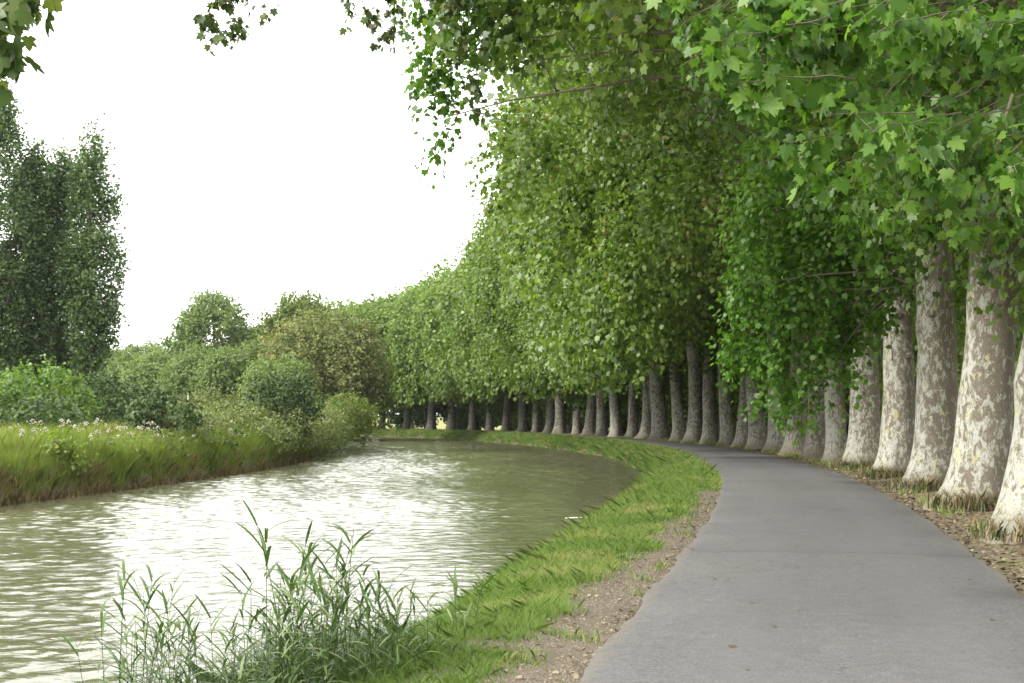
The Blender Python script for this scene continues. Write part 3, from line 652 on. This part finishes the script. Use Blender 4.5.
# hedge trees across the field on the right
for k in range(15):
    x = 30 + k * 13 + rw.uniform(-3, 3); y = 250 - k * 3 + rw.uniform(-8, 8)
    if k == 0:
        ht = make_tree("hedge_tree", "", "tree", None, (0, 0, 0), 8, 6, -.5, 10, M['wood_leaf'], n=50, r=1.9, leaf=.7, dens=1.0, k=7, seed=480, tr=.3); ch2 = list(ht.children); e = ht
    else:
        e = ht.copy(); COL.objects.link(e)
        for c in ch2:
            q = c.copy(); COL.objects.link(q); q.parent = e
    e.location = (x, y, -.42); e.rotation_euler = (0, 0, rw.uniform(0, 6)); e.scale = (1, 1, rw.uniform(.75, 1.05))
    tag(e, "distant hedgerow tree across the field, seen between the right hand trunks", "tree", "hedgerow trees across the field")
# shrubs on the left bank
SH = [("shrub", 22, 56, 2.3, 2.5, 2.35, 'tall', 'dark_shrub', "rounded green willow bush at the left edge behind the flowers"),
      ("light_shrub", 52, 64, 1.9, 1.9, 4.1, '', 'light_shrub', "bright yellow green shrub with upright shoots before the poplars"),
      ("light_shrub", 18, 66, 1.5, 1.7, 3.2, '', 'light_shrub', "smaller light green shrub between the left edge and the bright shrub"),
      ("shrub", 95, 70, 2.6, 2, 2.8, '', 'dark_shrub', "dark green shrub at the foot of the rightmost poplar"), ("shrub", 128, 78, 2.2, 2, 2.6, '', 'dark_shrub', "dark green shrub left of the dome shaped bush"),
      ("shrub", 164, 56, 1.25, 1.3, 2.5, '', 'dome', "dome shaped dark bush standing alone on the grassy bank"), ("shrub", 279, 71, 2.0, 1.6, 3.3, '', 'dome', "dark layered shrub leaning over the brambles"),
      ("shrub", 318, 92, 1.6, 1.6, 2.1, '', 'light_shrub', "light green bush right of the dark layered shrub"), ("shrub", 350, 100, 1.9, 2.4, 2.6, '', 'olive_leaf', "olive bush at the water's edge where the left bank ends"),
      ("shrub", 338, 106, 2.5, 2.4, 2.9, '', 'olive_leaf', "rounded bush behind the last bank bushes"), ("shrub", 240, 92, 2.6, 2, 2.0, '', 'bramble', "pale scrubby bush behind the bramble mound"), ("shrub", 140, 74, 2.2, 1.8, 1.9, "", "bramble", "pale scrub just left of the dome shaped bush"), ("shrub", 200, 68, 2.0, 1.6, 1.8, "", "bramble", "pale low scrub just right of the dome shaped bush"), ("shrub", 200, 95, 3, 2, 2.3, '', 'bramble', "pale scrub between dome bush and bramble mound")]
M['dome'] = leaf_mat("dome_bush_leaf", [(0, (.025, .045, .015)), (.6, (.05, .085, .025)), (1, (.09, .13, .04))], .25, .6, .3, .1)
for k, (nm, x, d, rx, ry, top, _, mt, lab) in enumerate(SH):
    tall = nm == "light_shrub"
    e = make_tree("bush", lab, "bush", None, gp(x, d), rx, ry, .0, top, M[mt], n=26, r=rx * .3, leaf=.14, dens=10 if rx < 2 else 7.5, k=8, seed=500 + k, trunk=True, tr=.07, twig=.5, droop=-.6 if tall or mt == 'dome' else .2, parts=("stem", "foliage"), spread=.09, tpl=SIMPLE)
# bramble mound hugging the bank
for k, (s_, off, rx, top, lab) in enumerate(((58, 2.6, 1.5, 1.9, "low bramble clump at the near end of the bramble bank"), (64, 1.7, 2.1, 2.1, "pale bramble mound over the left water's edge below the dark shrub"), (70.5, 1.3, 2.3, 2.2, "bramble mound in the middle of the left bank"),
                                     (78, 1.1, 2.3, 2.1, "bramble mound drooping to the water right of the dark shrub"), (85, .9, 2.4, 2.2, "bramble mound before the olive bush on the left bank"), (92.5, .9, 2.4, 2.4, "last bramble mound before the left bank turns away"), (100, .8, 2.4, 2.6, "bush overhanging the water at the tip of the left bank"))):
    x, y = map(float, C(s_, -float(wl(s_)) - off))
    make_tree("bramble_bush", lab, "bush", "brambles along the left bank", (x, y, 0), rx, rx * 1.5, -.3, top, M['bramble' if k < 5 else 'olive_leaf'], n=30, r=rx * .28, leaf=.11, dens=12, k=9, seed=540 + k, tr=.05, twig=.6, droop=.5, parts=("stem", "foliage"), spread=.1, tpl=SIMPLE)

for k in range(17):
    s_ = 34 + k * 1.75 + rw.uniform(-.7, .7); of = rw.choice((.7, 1.3, 2.6, 3.8)) + rw.uniform(-.2, .3); x, y = map(float, C(s_, -float(wl(s_)) - of)); rx = rw.uniform(.35, .75); low = of < 1.5
    make_tree("weed_clump", "leafy green weed clump growing among the tall grass of the left bank", "weed", "weed clumps on the left bank", (x, y, .05), rx, rx, .0, rw.uniform(.75, 1.15) if not low else rw.uniform(.5, .85), M[rw.choice(('bramble', 'olive_leaf', 'tall_grass', 'dark_shrub'))], n=10, r=rx * .45, leaf=.1, dens=22, k=8, seed=560 + k, tr=.02, twig=.3, droop=-.4, parts=("stem", "foliage"), spread=.07, tpl=LANCE if k % 2 else SIMPLE)

# ------------------------------------------------------------------ grasses
def blades(name, P, H, W, rng, lean=(0, 0), bend=.5, rnd=None):
    n = len(P); th = rng.uniform(0, 2 * math.pi, n); B = np.stack([np.cos(th), np.sin(th), np.zeros(n)], 1)
    L = np.stack([rng.normal(lean[0], bend, n), rng.normal(lean[1], bend, n), np.zeros(n)], 1) * H[:, None]
    up = np.array([0, 0, 1.0])
    m = P + up * (H * .55)[:, None] + L * .3; tp = P + up * (H * rng.uniform(.85, 1, n))[:, None] + L
    V = np.stack([P - B * W[:, None] / 2, P + B * W[:, None] / 2, m + B * W[:, None] * .38, tp, m - B * W[:, None] * .38], 1)
    if rnd is None: rnd = rng.random(n)
    return mesh_arrays(name, V.reshape(-1, 3), np.full(n, 5), np.arange(n * 5), rnd=rnd)
def vnoise(x, y, sc, ph=0):
    return .5 + .25 * (np.sin(x * sc + 1.3 * np.sin(y * sc * .7 + ph)) + np.sin(y * sc * 1.13 + 1.7 * np.sin(x * sc * .61 + ph * 2)))
r = np.random.default_rng(21)
def gz(s, u):
    # vectorised profile lookup in slices of s
    z = np.empty(len(s)); o_ = np.argsort(s)
    for ch in np.array_split(o_, max(1, len(s) // 400)):
        if len(ch): z[ch] = np.interp(u[ch], *zip(*prof(float(s[ch].mean()))))
    return z
def scatter(s0, s1, n, ulo, uhi, accept=None):
    s = r.uniform(s0, s1, n); t_ = r.random(n); lo = ulo(s) if callable(ulo) else ulo; hi = uhi(s) if callable(uhi) else uhi
    u = lo + (hi - lo) * t_; x, y = C(s, u)
    if accept is not None:
        k = accept(s, u, x, y); s, u, x, y = s[k], u[k], x[k], y[k]
    return s, u, np.stack([x, y, gz(s, u)], 1)
# verge between water and gravel
def inner_edge(s): return np.interp(s, [8, 14, 30, 48, 60], [-2.5, -2.38, -2.3, -2.15, -1.9]) + .1 * np.sin(s * .8) + .06 * np.sin(s * 2.1 + 1) + .05 * np.sin(s * 5.3) + .04 * np.sin(s * 13 + 2)
Pl, Hl, Wl, Rl = [], [], [], []
for s0, s1, n, h0, h1, wd in ((6, 14, 95000, .03, .12, .005), (14, 24, 80000, .04, .14, .007), (24, 42, 70000, .06, .19, .012), (42, 75, 60000, .09, .27, .02), (75, 120, 42000, .1, .28, .035), (120, 215, 40000, .1, .3, .06)):
    s, u, P = scatter(s0, s1, n, lambda q: -wr(q) + .05, lambda q: inner_edge(q) + .1 * r.normal(0, 1, len(q)), lambda s, u, x, y: (vnoise(x, y, 4.1) + r.uniform(-.3, .3, len(x)) > .18) | (u < -2.9))
    cl = vnoise(P[:, 0], P[:, 1], 2.3, 1); tall = np.clip((-u - 3.0) / 1.2, 0, 1)
    Pl.append(P - [0, 0, .01]); Hl.append((h0 + (h1 - h0) * r.random(len(s)) ** 1.5) * (.6 + .8 * cl) * (1 + .45 * tall)); Wl.append(wd * r.uniform(.6, 1.3, len(s)))
    Rl.append(np.clip(r.random(len(s)) * .75 + .3 * vnoise(P[:, 0], P[:, 1], 1.1, 3) - .05 + .25 * (vnoise(P[:, 0], P[:, 1], 3.1, 5) > .78), 0, 1))
P, H, W_, R = map(np.concatenate, (Pl, Hl, Wl, Rl))
W_ *= .85
tag(link("verge_grass", blades("verge_grass", P, H, W_, r, (0, 0), .6, R), M['grass']), "bright green grass on the verge between the gravel edge and the water", "grass", kind='stuff')
# weedy strip beside the asphalt
s, u, P = scatter(30, 58, 9000, -2.1, -1.72, lambda s, u, x, y: (np.abs(s - 43) < 8 + r.uniform(-2, 2, len(s))) | (vnoise(x, y, 2.9) > .85))
s2, u2, P2 = scatter(7, 30, 5000, -2.35, -1.8, lambda s, u, x, y: vnoise(x, y, 5.3, 2) > .88)
P = np.concatenate([P, P2]); n = len(P)
tag(link("edge_weeds", blades("edge_weeds", P, r.uniform(.03, .13, n), r.uniform(.008, .02, n), r, (0, 0), .5), M['grass']), "thin line of weeds growing between the gravel and the asphalt", "weeds", kind='stuff')
# right verge: tufts among the litter
s, u, P = scatter(8, 110, 90000, 2.1, 8, lambda s, u, x, y: vnoise(x, y, 1.9, 7) + r.uniform(-.18, .18, len(s)) > .76 - .06 * np.clip(u - 3, 0, 3))
n = len(P); tag(link("right_verge_grass", blades("right_verge_grass", P, r.uniform(.04, .2, n), r.uniform(.008, .02, n) * (1 + s / 60), r, (0, 0), .5, np.clip(r.random(n) * .6 + .42, 0, 1)), M['grass']), "sparse dry grass between and behind the plane trunks", "grass", kind='stuff')
# dark shoots at the feet of the trunks
Pl = []
for (e, parts, i, (tx, ty, rz)) in CRN[1:]:
    for a_ in (-1.9, -1.2, -2.6, .4):
        n = 130; c = np.array([tx, ty, .05]) + np.array([math.cos(rz + a_), math.sin(rz + a_), 0]) * .72; Pl.append(c + r.normal(0, 1, (n, 3)) * [.17, .17, 0])
P = np.concatenate(Pl); n = len(P)
tag(link("root_shoots", blades("root_shoots", P, r.uniform(.12, .42, n), r.uniform(.012, .03, n), r, (0, 0), .35, r.random(n) ** 1.3), M['dry_grass']), "brown and dull green tufts growing at the feet of the plane trunks", "tufts", kind='stuff')
P2 = P + r.normal(0, .1, P.shape) * [1, 1, 0]
tag(link("green_shoots", blades("green_shoots", P2[::2], r.uniform(.1, .33, len(P2[::2])), r.uniform(.015, .035, len(P2[::2])), r, (0, 0), .4, r.random(len(P2[::2])) * .35), M['reed']), "dark green sprouts at the feet of the plane trunks", "sprouts", kind='stuff')
# litter of dead leaves
def litter(name, s, u, P, size, label, mat='litter'):
    n = len(P); T = np.stack([*r.normal(0, 1, (2, n)), r.normal(0, .15, n)], 1); Nn = np.stack([r.normal(0, .3, n), r.normal(0, .3, n), np.ones(n)], 1)
    tag(link(name, leaf_mesh(name, P + [0, 0, .012], T, Nn, size * r.uniform(.5, 1.3, n), r.random(n), LOBED), M[mat]), label, name.split('_')[0], kind='stuff')
s, u, P = scatter(7, 75, 26000, 1.78, 5.5, lambda s, u, x, y: r.random(len(s)) < .55 + .4 * (u < 3)); litter("litter_of_leaves", s, u, P, .07, "dry brown leaves and bark flakes strewn under the plane row")
s, u, P = scatter(6, 45, 3200, -2.5, -1.62, lambda s, u, x, y: r.random(len(s)) < .3 + .7 * (np.abs(u + 1.8) < .1)); P[:, 2] += .01; litter("flakes_on_gravel", s, u, P, .04, "small dry flakes lying on the gravel edge")
# gravel stones
s, u, P = scatter(6, 34, 30000, -2.85, -1.74); n = len(P)
tet = np.array([(1, 0, -.4), (-.5, .85, -.4), (-.5, -.85, -.4), (0, 0, .55)]); a = r.uniform(0, 6.28, n); sz = r.uniform(.004, .013, n)
Vg = np.stack([tet[None, :, 0] * np.cos(a)[:, None] - tet[None, :, 1] * np.sin(a)[:, None], tet[None, :, 0] * np.sin(a)[:, None] + tet[None, :, 1] * np.cos(a)[:, None], np.repeat(tet[None, :, 2], n, 0)], 2) * sz[:, None, None] + (P + [0, 0, .004])[:, None, :]
Fi = (np.arange(n)[:, None, None] * 4 + np.array([(0, 1, 3), (1, 2, 3), (2, 0, 3)])[None]).reshape(-1)
m_, t_, out_ = new_mat("gravel_stone"); a_ = N(t_, "ShaderNodeAttribute"); a_.attribute_name = "rnd"
principled(t_, out_, ramp(t_, a_.outputs["Fac"], [(0, (.09, .072, .052)), (.75, (.19, .16, .12)), (1, (.28, .25, .21))]), .9, .2)
tag(link("gravel", mesh_arrays("gravel", Vg, np.full(n * 3, 3), Fi, rnd=np.repeat(r.random(n), 3)), m_), "small brown stones along the left edge of the asphalt", "gravel", kind='stuff')
# tall grass of the left bank
Pl, Hl, Wl, Rl = [], [], [], []
for s0, s1, n, wd in ((28, 45, 95000, .012), (45, 65, 85000, .017), (65, 112, 80000, .032)):
    s, u, P = scatter(s0, s1, n, lambda q: -wl(q) - 6.3, lambda q: -wl(q) + .02)
    cl = vnoise(P[:, 0], P[:, 1], 1.1, 2) * .6 + .4 * vnoise(P[:, 0], P[:, 1], 3.3, 4); ed = np.clip((-u - wl(s)) / 1.2, 0, 1)
    Pl.append(P); Hl.append(r.uniform(.45, 1.15, len(s)) * (.25 + 1.15 * cl) * (.8 + .2 * ed)); Wl.append(wd * r.uniform(.6, 1.3, len(s))); Rl.append(np.clip(r.random(len(s)) * .7 + .35 * vnoise(P[:, 0], P[:, 1], .7, 5), 0, 1))
P, H, W_, R = map(np.concatenate, (Pl, Hl, Wl, Rl))
tag(link("bank_grass", blades("bank_grass", P, H, W_, r, (.03, -.05), .26, R), M['tall_grass']), "tall green grass covering the left bank of the canal", "grass", kind='stuff')
s, u, P = scatter(28, 112, 24000, lambda q: -wl(q) - .4, lambda q: -wl(q) + .12); n = len(P); P[:, 2] = np.maximum(P[:, 2], -.72)
tag(link("dry_bank_grass", blades("dry_bank_grass", P, r.uniform(.15, .6, n) * (.3 + .9 * vnoise(P[:, 0], P[:, 1], 1.7, 3)), r.uniform(.015, .03, n) * (1 + s / 70), r, (.05, -.2), .4), M['dry_grass']), "brown dead grass and roots hanging at the left waterline", "dry grass", kind='stuff')
s, u, P = scatter(28, 150, 50000, lambda q: -wl(q) - 26, lambda q: -wl(q) - 5.5); P[:, 2] = .12; n = len(P)
tag(link("meadow_grass", blades("meadow_grass", P, r.uniform(.5, 1.1, n), r.uniform(.03, .08, n), r, (0, 0), .35, np.clip(r.random(n) * .6 + .4, 0, 1)), M['tall_grass']), "rough meadow grass behind the left bank", "grass", kind='stuff')
# wild flowers on the left bank
m_, t_, out_ = new_mat("flower_white"); principled(t_, out_, (.62, .53, .5), .8, .2)
def flower_mesh(seed):
    q = np.random.default_rng(seed); mb = MB(); h = q.uniform(.7, 1.15); ms_ = MB(); ms_.tube([(0, 0, 0), (.02, .01, h * .6), (.04, 0, h)], [.006, .005, .003], 5)
    for _ in range(12):
        a = q.uniform(0, 6.28); d = q.uniform(.01, .12); c = Vector((.04 + d * math.cos(a), d * math.sin(a), h + .06 - d * .4 + q.uniform(-.07, .05)))
        ms_.tube([(.04, 0, h - .05), tuple(c)], .002, 3, False); mb.tube([c - Vector((0, 0, .012)), c, c + Vector((0, 0, .012))], [.01, .026, .008], 6)
    return ms_.mesh("stem", False), mb.mesh("flower_head", False)
fv = [flower_mesh(k) for k in range(7)]
for k in range(190):
    s_ = 33 + 29 * rw.random() ** 1.2 if k < 165 else rw.uniform(60, 72); of = rw.uniform(.4, 5.6); x, y = map(float, C(s_, -float(wl(s_)) - of))
    ob = empty("wildflower", (x, y, float(ground_z(s_, -float(wl(s_)) - of)[0])), rw.uniform(0, 6)); a_, b_ = fv[k % 7]; link("stem", a_, M['tall_grass'], ob); link("flower_head", b_, m_, ob)
    ob.rotation_euler = (rw.uniform(-.15, .15), rw.uniform(-.15, .15), rw.uniform(0, 6)); z_ = rw.uniform(.7, 1.1); ob.scale = (z_, z_, z_)
    tag(ob, "pale pinkish white flower head standing above the left bank grass", "flower", "white wildflowers on the left bank")

# ------------------------------------------------------------------ reeds in the foreground
def ribbon(mb_lists, p0, d, L, wd, rng, droop=.6):
    V, I, Sz = mb_lists; d = norm(np.array(d, float)); side = norm(np.cross(d, [0, 0, 1]) + 1e-6); n = 5; base = len(V)
    p = np.array(p0, float); pts = []
    for k in range(n + 1):
        t_ = k / n; ww = wd * (.5 + 2 * t_) * (1 - t_) ** .8 * 1.1 if k < n else 0
        tw = side * math.cos(t_ * .8) + np.array([0, 0, 1]) * math.sin(t_ * .8) * .5
        V.append(p - tw * ww); V.append(p + tw * ww); p = p + d * L / n; d = norm(d + np.array([0, 0, -droop / n]))
    for k in range(n): I.extend([base + 2 * k, base + 2 * k + 1, base + 2 * k + 3, base + 2 * k + 2]); Sz.append(4)
def reed_variant(seed, h, plume):
    q = np.random.default_rng(seed); mb = MB(); az = q.uniform(0, 6.28); ln = q.uniform(.05, .22)
    ax = lambda z: np.array([math.cos(az) * ln * (z / h) ** 2 * h, math.sin(az) * ln * (z / h) ** 2 * h, z])
    mb.tube([ax(z) for z in np.linspace(-.15, h, 9)], list(np.linspace(.0055, .002, 9)), 5)
    st_ = mb.mesh("stem"); L = ([], [], []); nl = int(h * 9.5)
    for k in range(nl):
        z = h * (.18 + .81 * ((k + .5) / nl) ** .85); a = az + (0 if k % 2 else math.pi) + q.normal(0, .6)
        up = .9 if z > h * .8 else .45; ribbon(L, ax(z), (math.cos(a), math.sin(a), up + q.normal(0, .2)), q.uniform(.3, .5) * (1.1 - .35 * z / h), q.uniform(.009, .015), q, q.uniform(.3, 1.5))
    lv = mesh_arrays("leaves", np.array(L[0]), L[2], L[1], rnd=np.repeat(q.random(nl), 5)); pm = None
    if plume:
        mb2 = MB(); 
        for _ in range(9):
            z = h + q.uniform(-.04, .08); p = ax(h); mb2.tube([p, p + [q.normal(0, .01), q.normal(0, .01), .05], p + [q.normal(0, .02), q.normal(0, .02), q.uniform(.08, .16)]], [.004, .005, .001], 4)
        pm = mb2.mesh("plume")
    return st_, lv, pm
RV = [reed_variant(600 + k, h, False) for k, h in enumerate((1.35, 1.5, 1.65, 1.2, 1.4, 1.55, 1.0, 1.25))]
M['plume'] = simple_bark("plume", (.1, .07, .05), (.2, .13, .1))
rq = random.Random(8)
def put_reed(x, y, k, hs=1.0):
    e = empty("reed", (x, y, -.72), rq.uniform(0, 6.28)); e.scale = (hs, hs, hs); st_, lv, pm = RV[k]
    link("stem", st_, M['reed'], e); link("leaves", lv, M['reed'], e)
    if pm: link("plume", pm, M['plume'], e)
    tag(e, "green common reed stalk standing in the shallows in the foreground", "reed", "reeds at the foreground water's edge")
for k in range(215):                             # (pixel-free) thicket from x=-2.9 to -0.6, y=8.6 to 11
    t_ = rq.random(); x = -2.62 + 2.15 * t_ + rq.gauss(0, .12); y = 8.9 + 1.5 * rq.random() + .5 * t_
    hmax = .7 + .5 * math.exp(-((x + 1.35) / .45) ** 2) + .22 * math.exp(-((x + 2.5) / .3) ** 2) 
    put_reed(x, y, rq.randrange(8), hmax * rq.uniform(.5, .98))
for x, y, k, h in ((-1.28, 9.8, 2, .98), (-1.2, 9.9, 1, .95), (-1.42, 9.7, 5, .86), (-2.55, 9.6, 1, .72), (-2.4, 9.5, 2, .66), (-.75, 10.3, 3, .95), (-.62, 10.6, 0, .8), (-.95, 9.9, 1, .8), (-.42, 11.4, 0, .85), (-.35, 11.9, 3, .9), (-.5, 11.2, 6, 1.1)): put_reed(x, y, k, h)
P = np.stack([r.uniform(-2.5, -.5, 17000), r.uniform(8.4, 12.3, 17000), np.zeros(17000)], 1); P[:, 0] += (P[:, 1] - 9) * .25; P[:, 2] = -.72; n = len(P)
keep = r.random(n) < np.clip((P[:, 0] + 2.4) / 1.0, .15, 1); P = P[keep]; n = len(P)
tag(link("waterside_grass", blades("waterside_grass", P, r.uniform(.3, .85, n), r.uniform(.008, .018, n), r, (-.1, 0), .35, r.random(n) * .9), M['reed']), "long dark green grass at the foot of the reeds", "grass", kind='stuff')

# ------------------------------------------------------------------ small things
# sunflowers field strip
s, u, P = scatter(30, 160, 16000, 26, 60); n = len(P); P[:, 2] = -.42 + r.uniform(.8, 1.5, n)
T = r.normal(0, 1, (n, 3)); Nn = r.normal(0, 1, (n, 3)) + [0, -1, .6]
M['sunflower'] = leaf_mat("sunflower_head", [(0, (.75, .5, .03)), (1, (.85, .65, .08))], .3, .7, .2, 0)
tag(link("flowering_crop", leaf_mesh("flowering_crop", P, T, Nn, r.uniform(.18, .35, n), r.random(n), SIMPLE), M['sunflower']), "yellow flower heads of the crop in the field beyond the trunks", "crop", kind='stuff')
s, u, P = scatter(30, 160, 30000, 25, 60); n = len(P); P[:, 2] = -.45
tag(link("crop_leaves", blades("crop_leaves", P, r.uniform(.7, 1.4, n), r.uniform(.08, .2, n), r, (0, 0), .3), M['tall_grass']), "green stems and leaves of the yellow flowering crop", "crop", kind='stuff')
# floating stick
mb = MB(); mb.tube([(-.5, 0, .01), (-.15, .03, .02), (.2, .02, .02), (.55, .06, .01)], [.01, .017, .02, .01], 8); mb.tube([(.2, .02, .03), (.3, .12, .08)], [.015, .006], 6)
ob = link("stick", mb.mesh("stick"), M['pale_wood'], None, (1.72, 33.0, WZ + .015)); ob.rotation_euler = (0, 0, .05); tag(ob, "pale bare stick floating on the water beside the grassy verge", "stick")
# thin pale post on the left bank
mb = MB(); mb.tube([(0, 0, -.1), (0, 0, 1.6), (.01, 0, 2.9)], [.045, .04, .035], 10); mb.tube([(.01, 0, 2.9), (.01, 0, 2.95)], [.045, .02], 10)
tag(link("post", mb.mesh("post"), M['pale_wood'], None, gp(188, 88)), "thin whitish post rising behind the dome shaped bush", "post")
# fallen leaves on the asphalt
fl = []
for k in range(3):
    q = np.random.default_rng(k); V_ = LOBED.copy(); V_[:, 2] += .25 * V_[:, 0] ** 2 * (k + 1) + .06 + q.normal(0, .03, 12); V_ = V_ - [0, .5, 0]
    fl.append(mesh_arrays("fallen_leaf", V_ * .11, [12], range(12), rnd=[q.uniform(0, .5)]))
for k in range(46):
    s_ = rq.uniform(9, 48); u = rq.uniform(-1.5, 1.6); x, y = map(float, C(s_, u))
    ob = link("fallen_leaf", fl[k % 3], M['litter'], None, (x, y, .05 - .012 * u * u + .006)); sc = rq.uniform(.25, .6); ob.scale = (sc,) * 3; ob.rotation_euler = (0, 0, rq.uniform(0, 6.28))
    tag(ob, "small brown fallen leaf lying on the asphalt", "leaf", "fallen leaves on the path")

# air: thin even haze round the whole scene
def haze():
    x0, x1, y0, y1, z0, z1 = -1500, 1900, -100, 3100, -4.2, 30
    V = [(x, y, z) for z in (z0, z1) for x, y in ((x0, y0), (x1, y0), (x1, y1), (x0, y1))]
    me = mesh_arrays("haze", V, [4] * 6, [(3, 2, 1, 0), (4, 5, 6, 7), (0, 1, 5, 4), (1, 2, 6, 5), (2, 3, 7, 6), (3, 0, 4, 7)])
    m, t, out = new_mat("haze"); v = N(t, "ShaderNodeVolumePrincipled"); v.inputs["Color"].default_value = (.93, .96, 1, 1); v.inputs["Density"].default_value = .0001
    v.inputs["Anisotropy"].default_value = .3; t.links.new(v.outputs[0], out.inputs["Volume"])
    tag(link("haze", me, m), "thin pale haze in the air over the canal", "haze", kind='stuff')
haze()
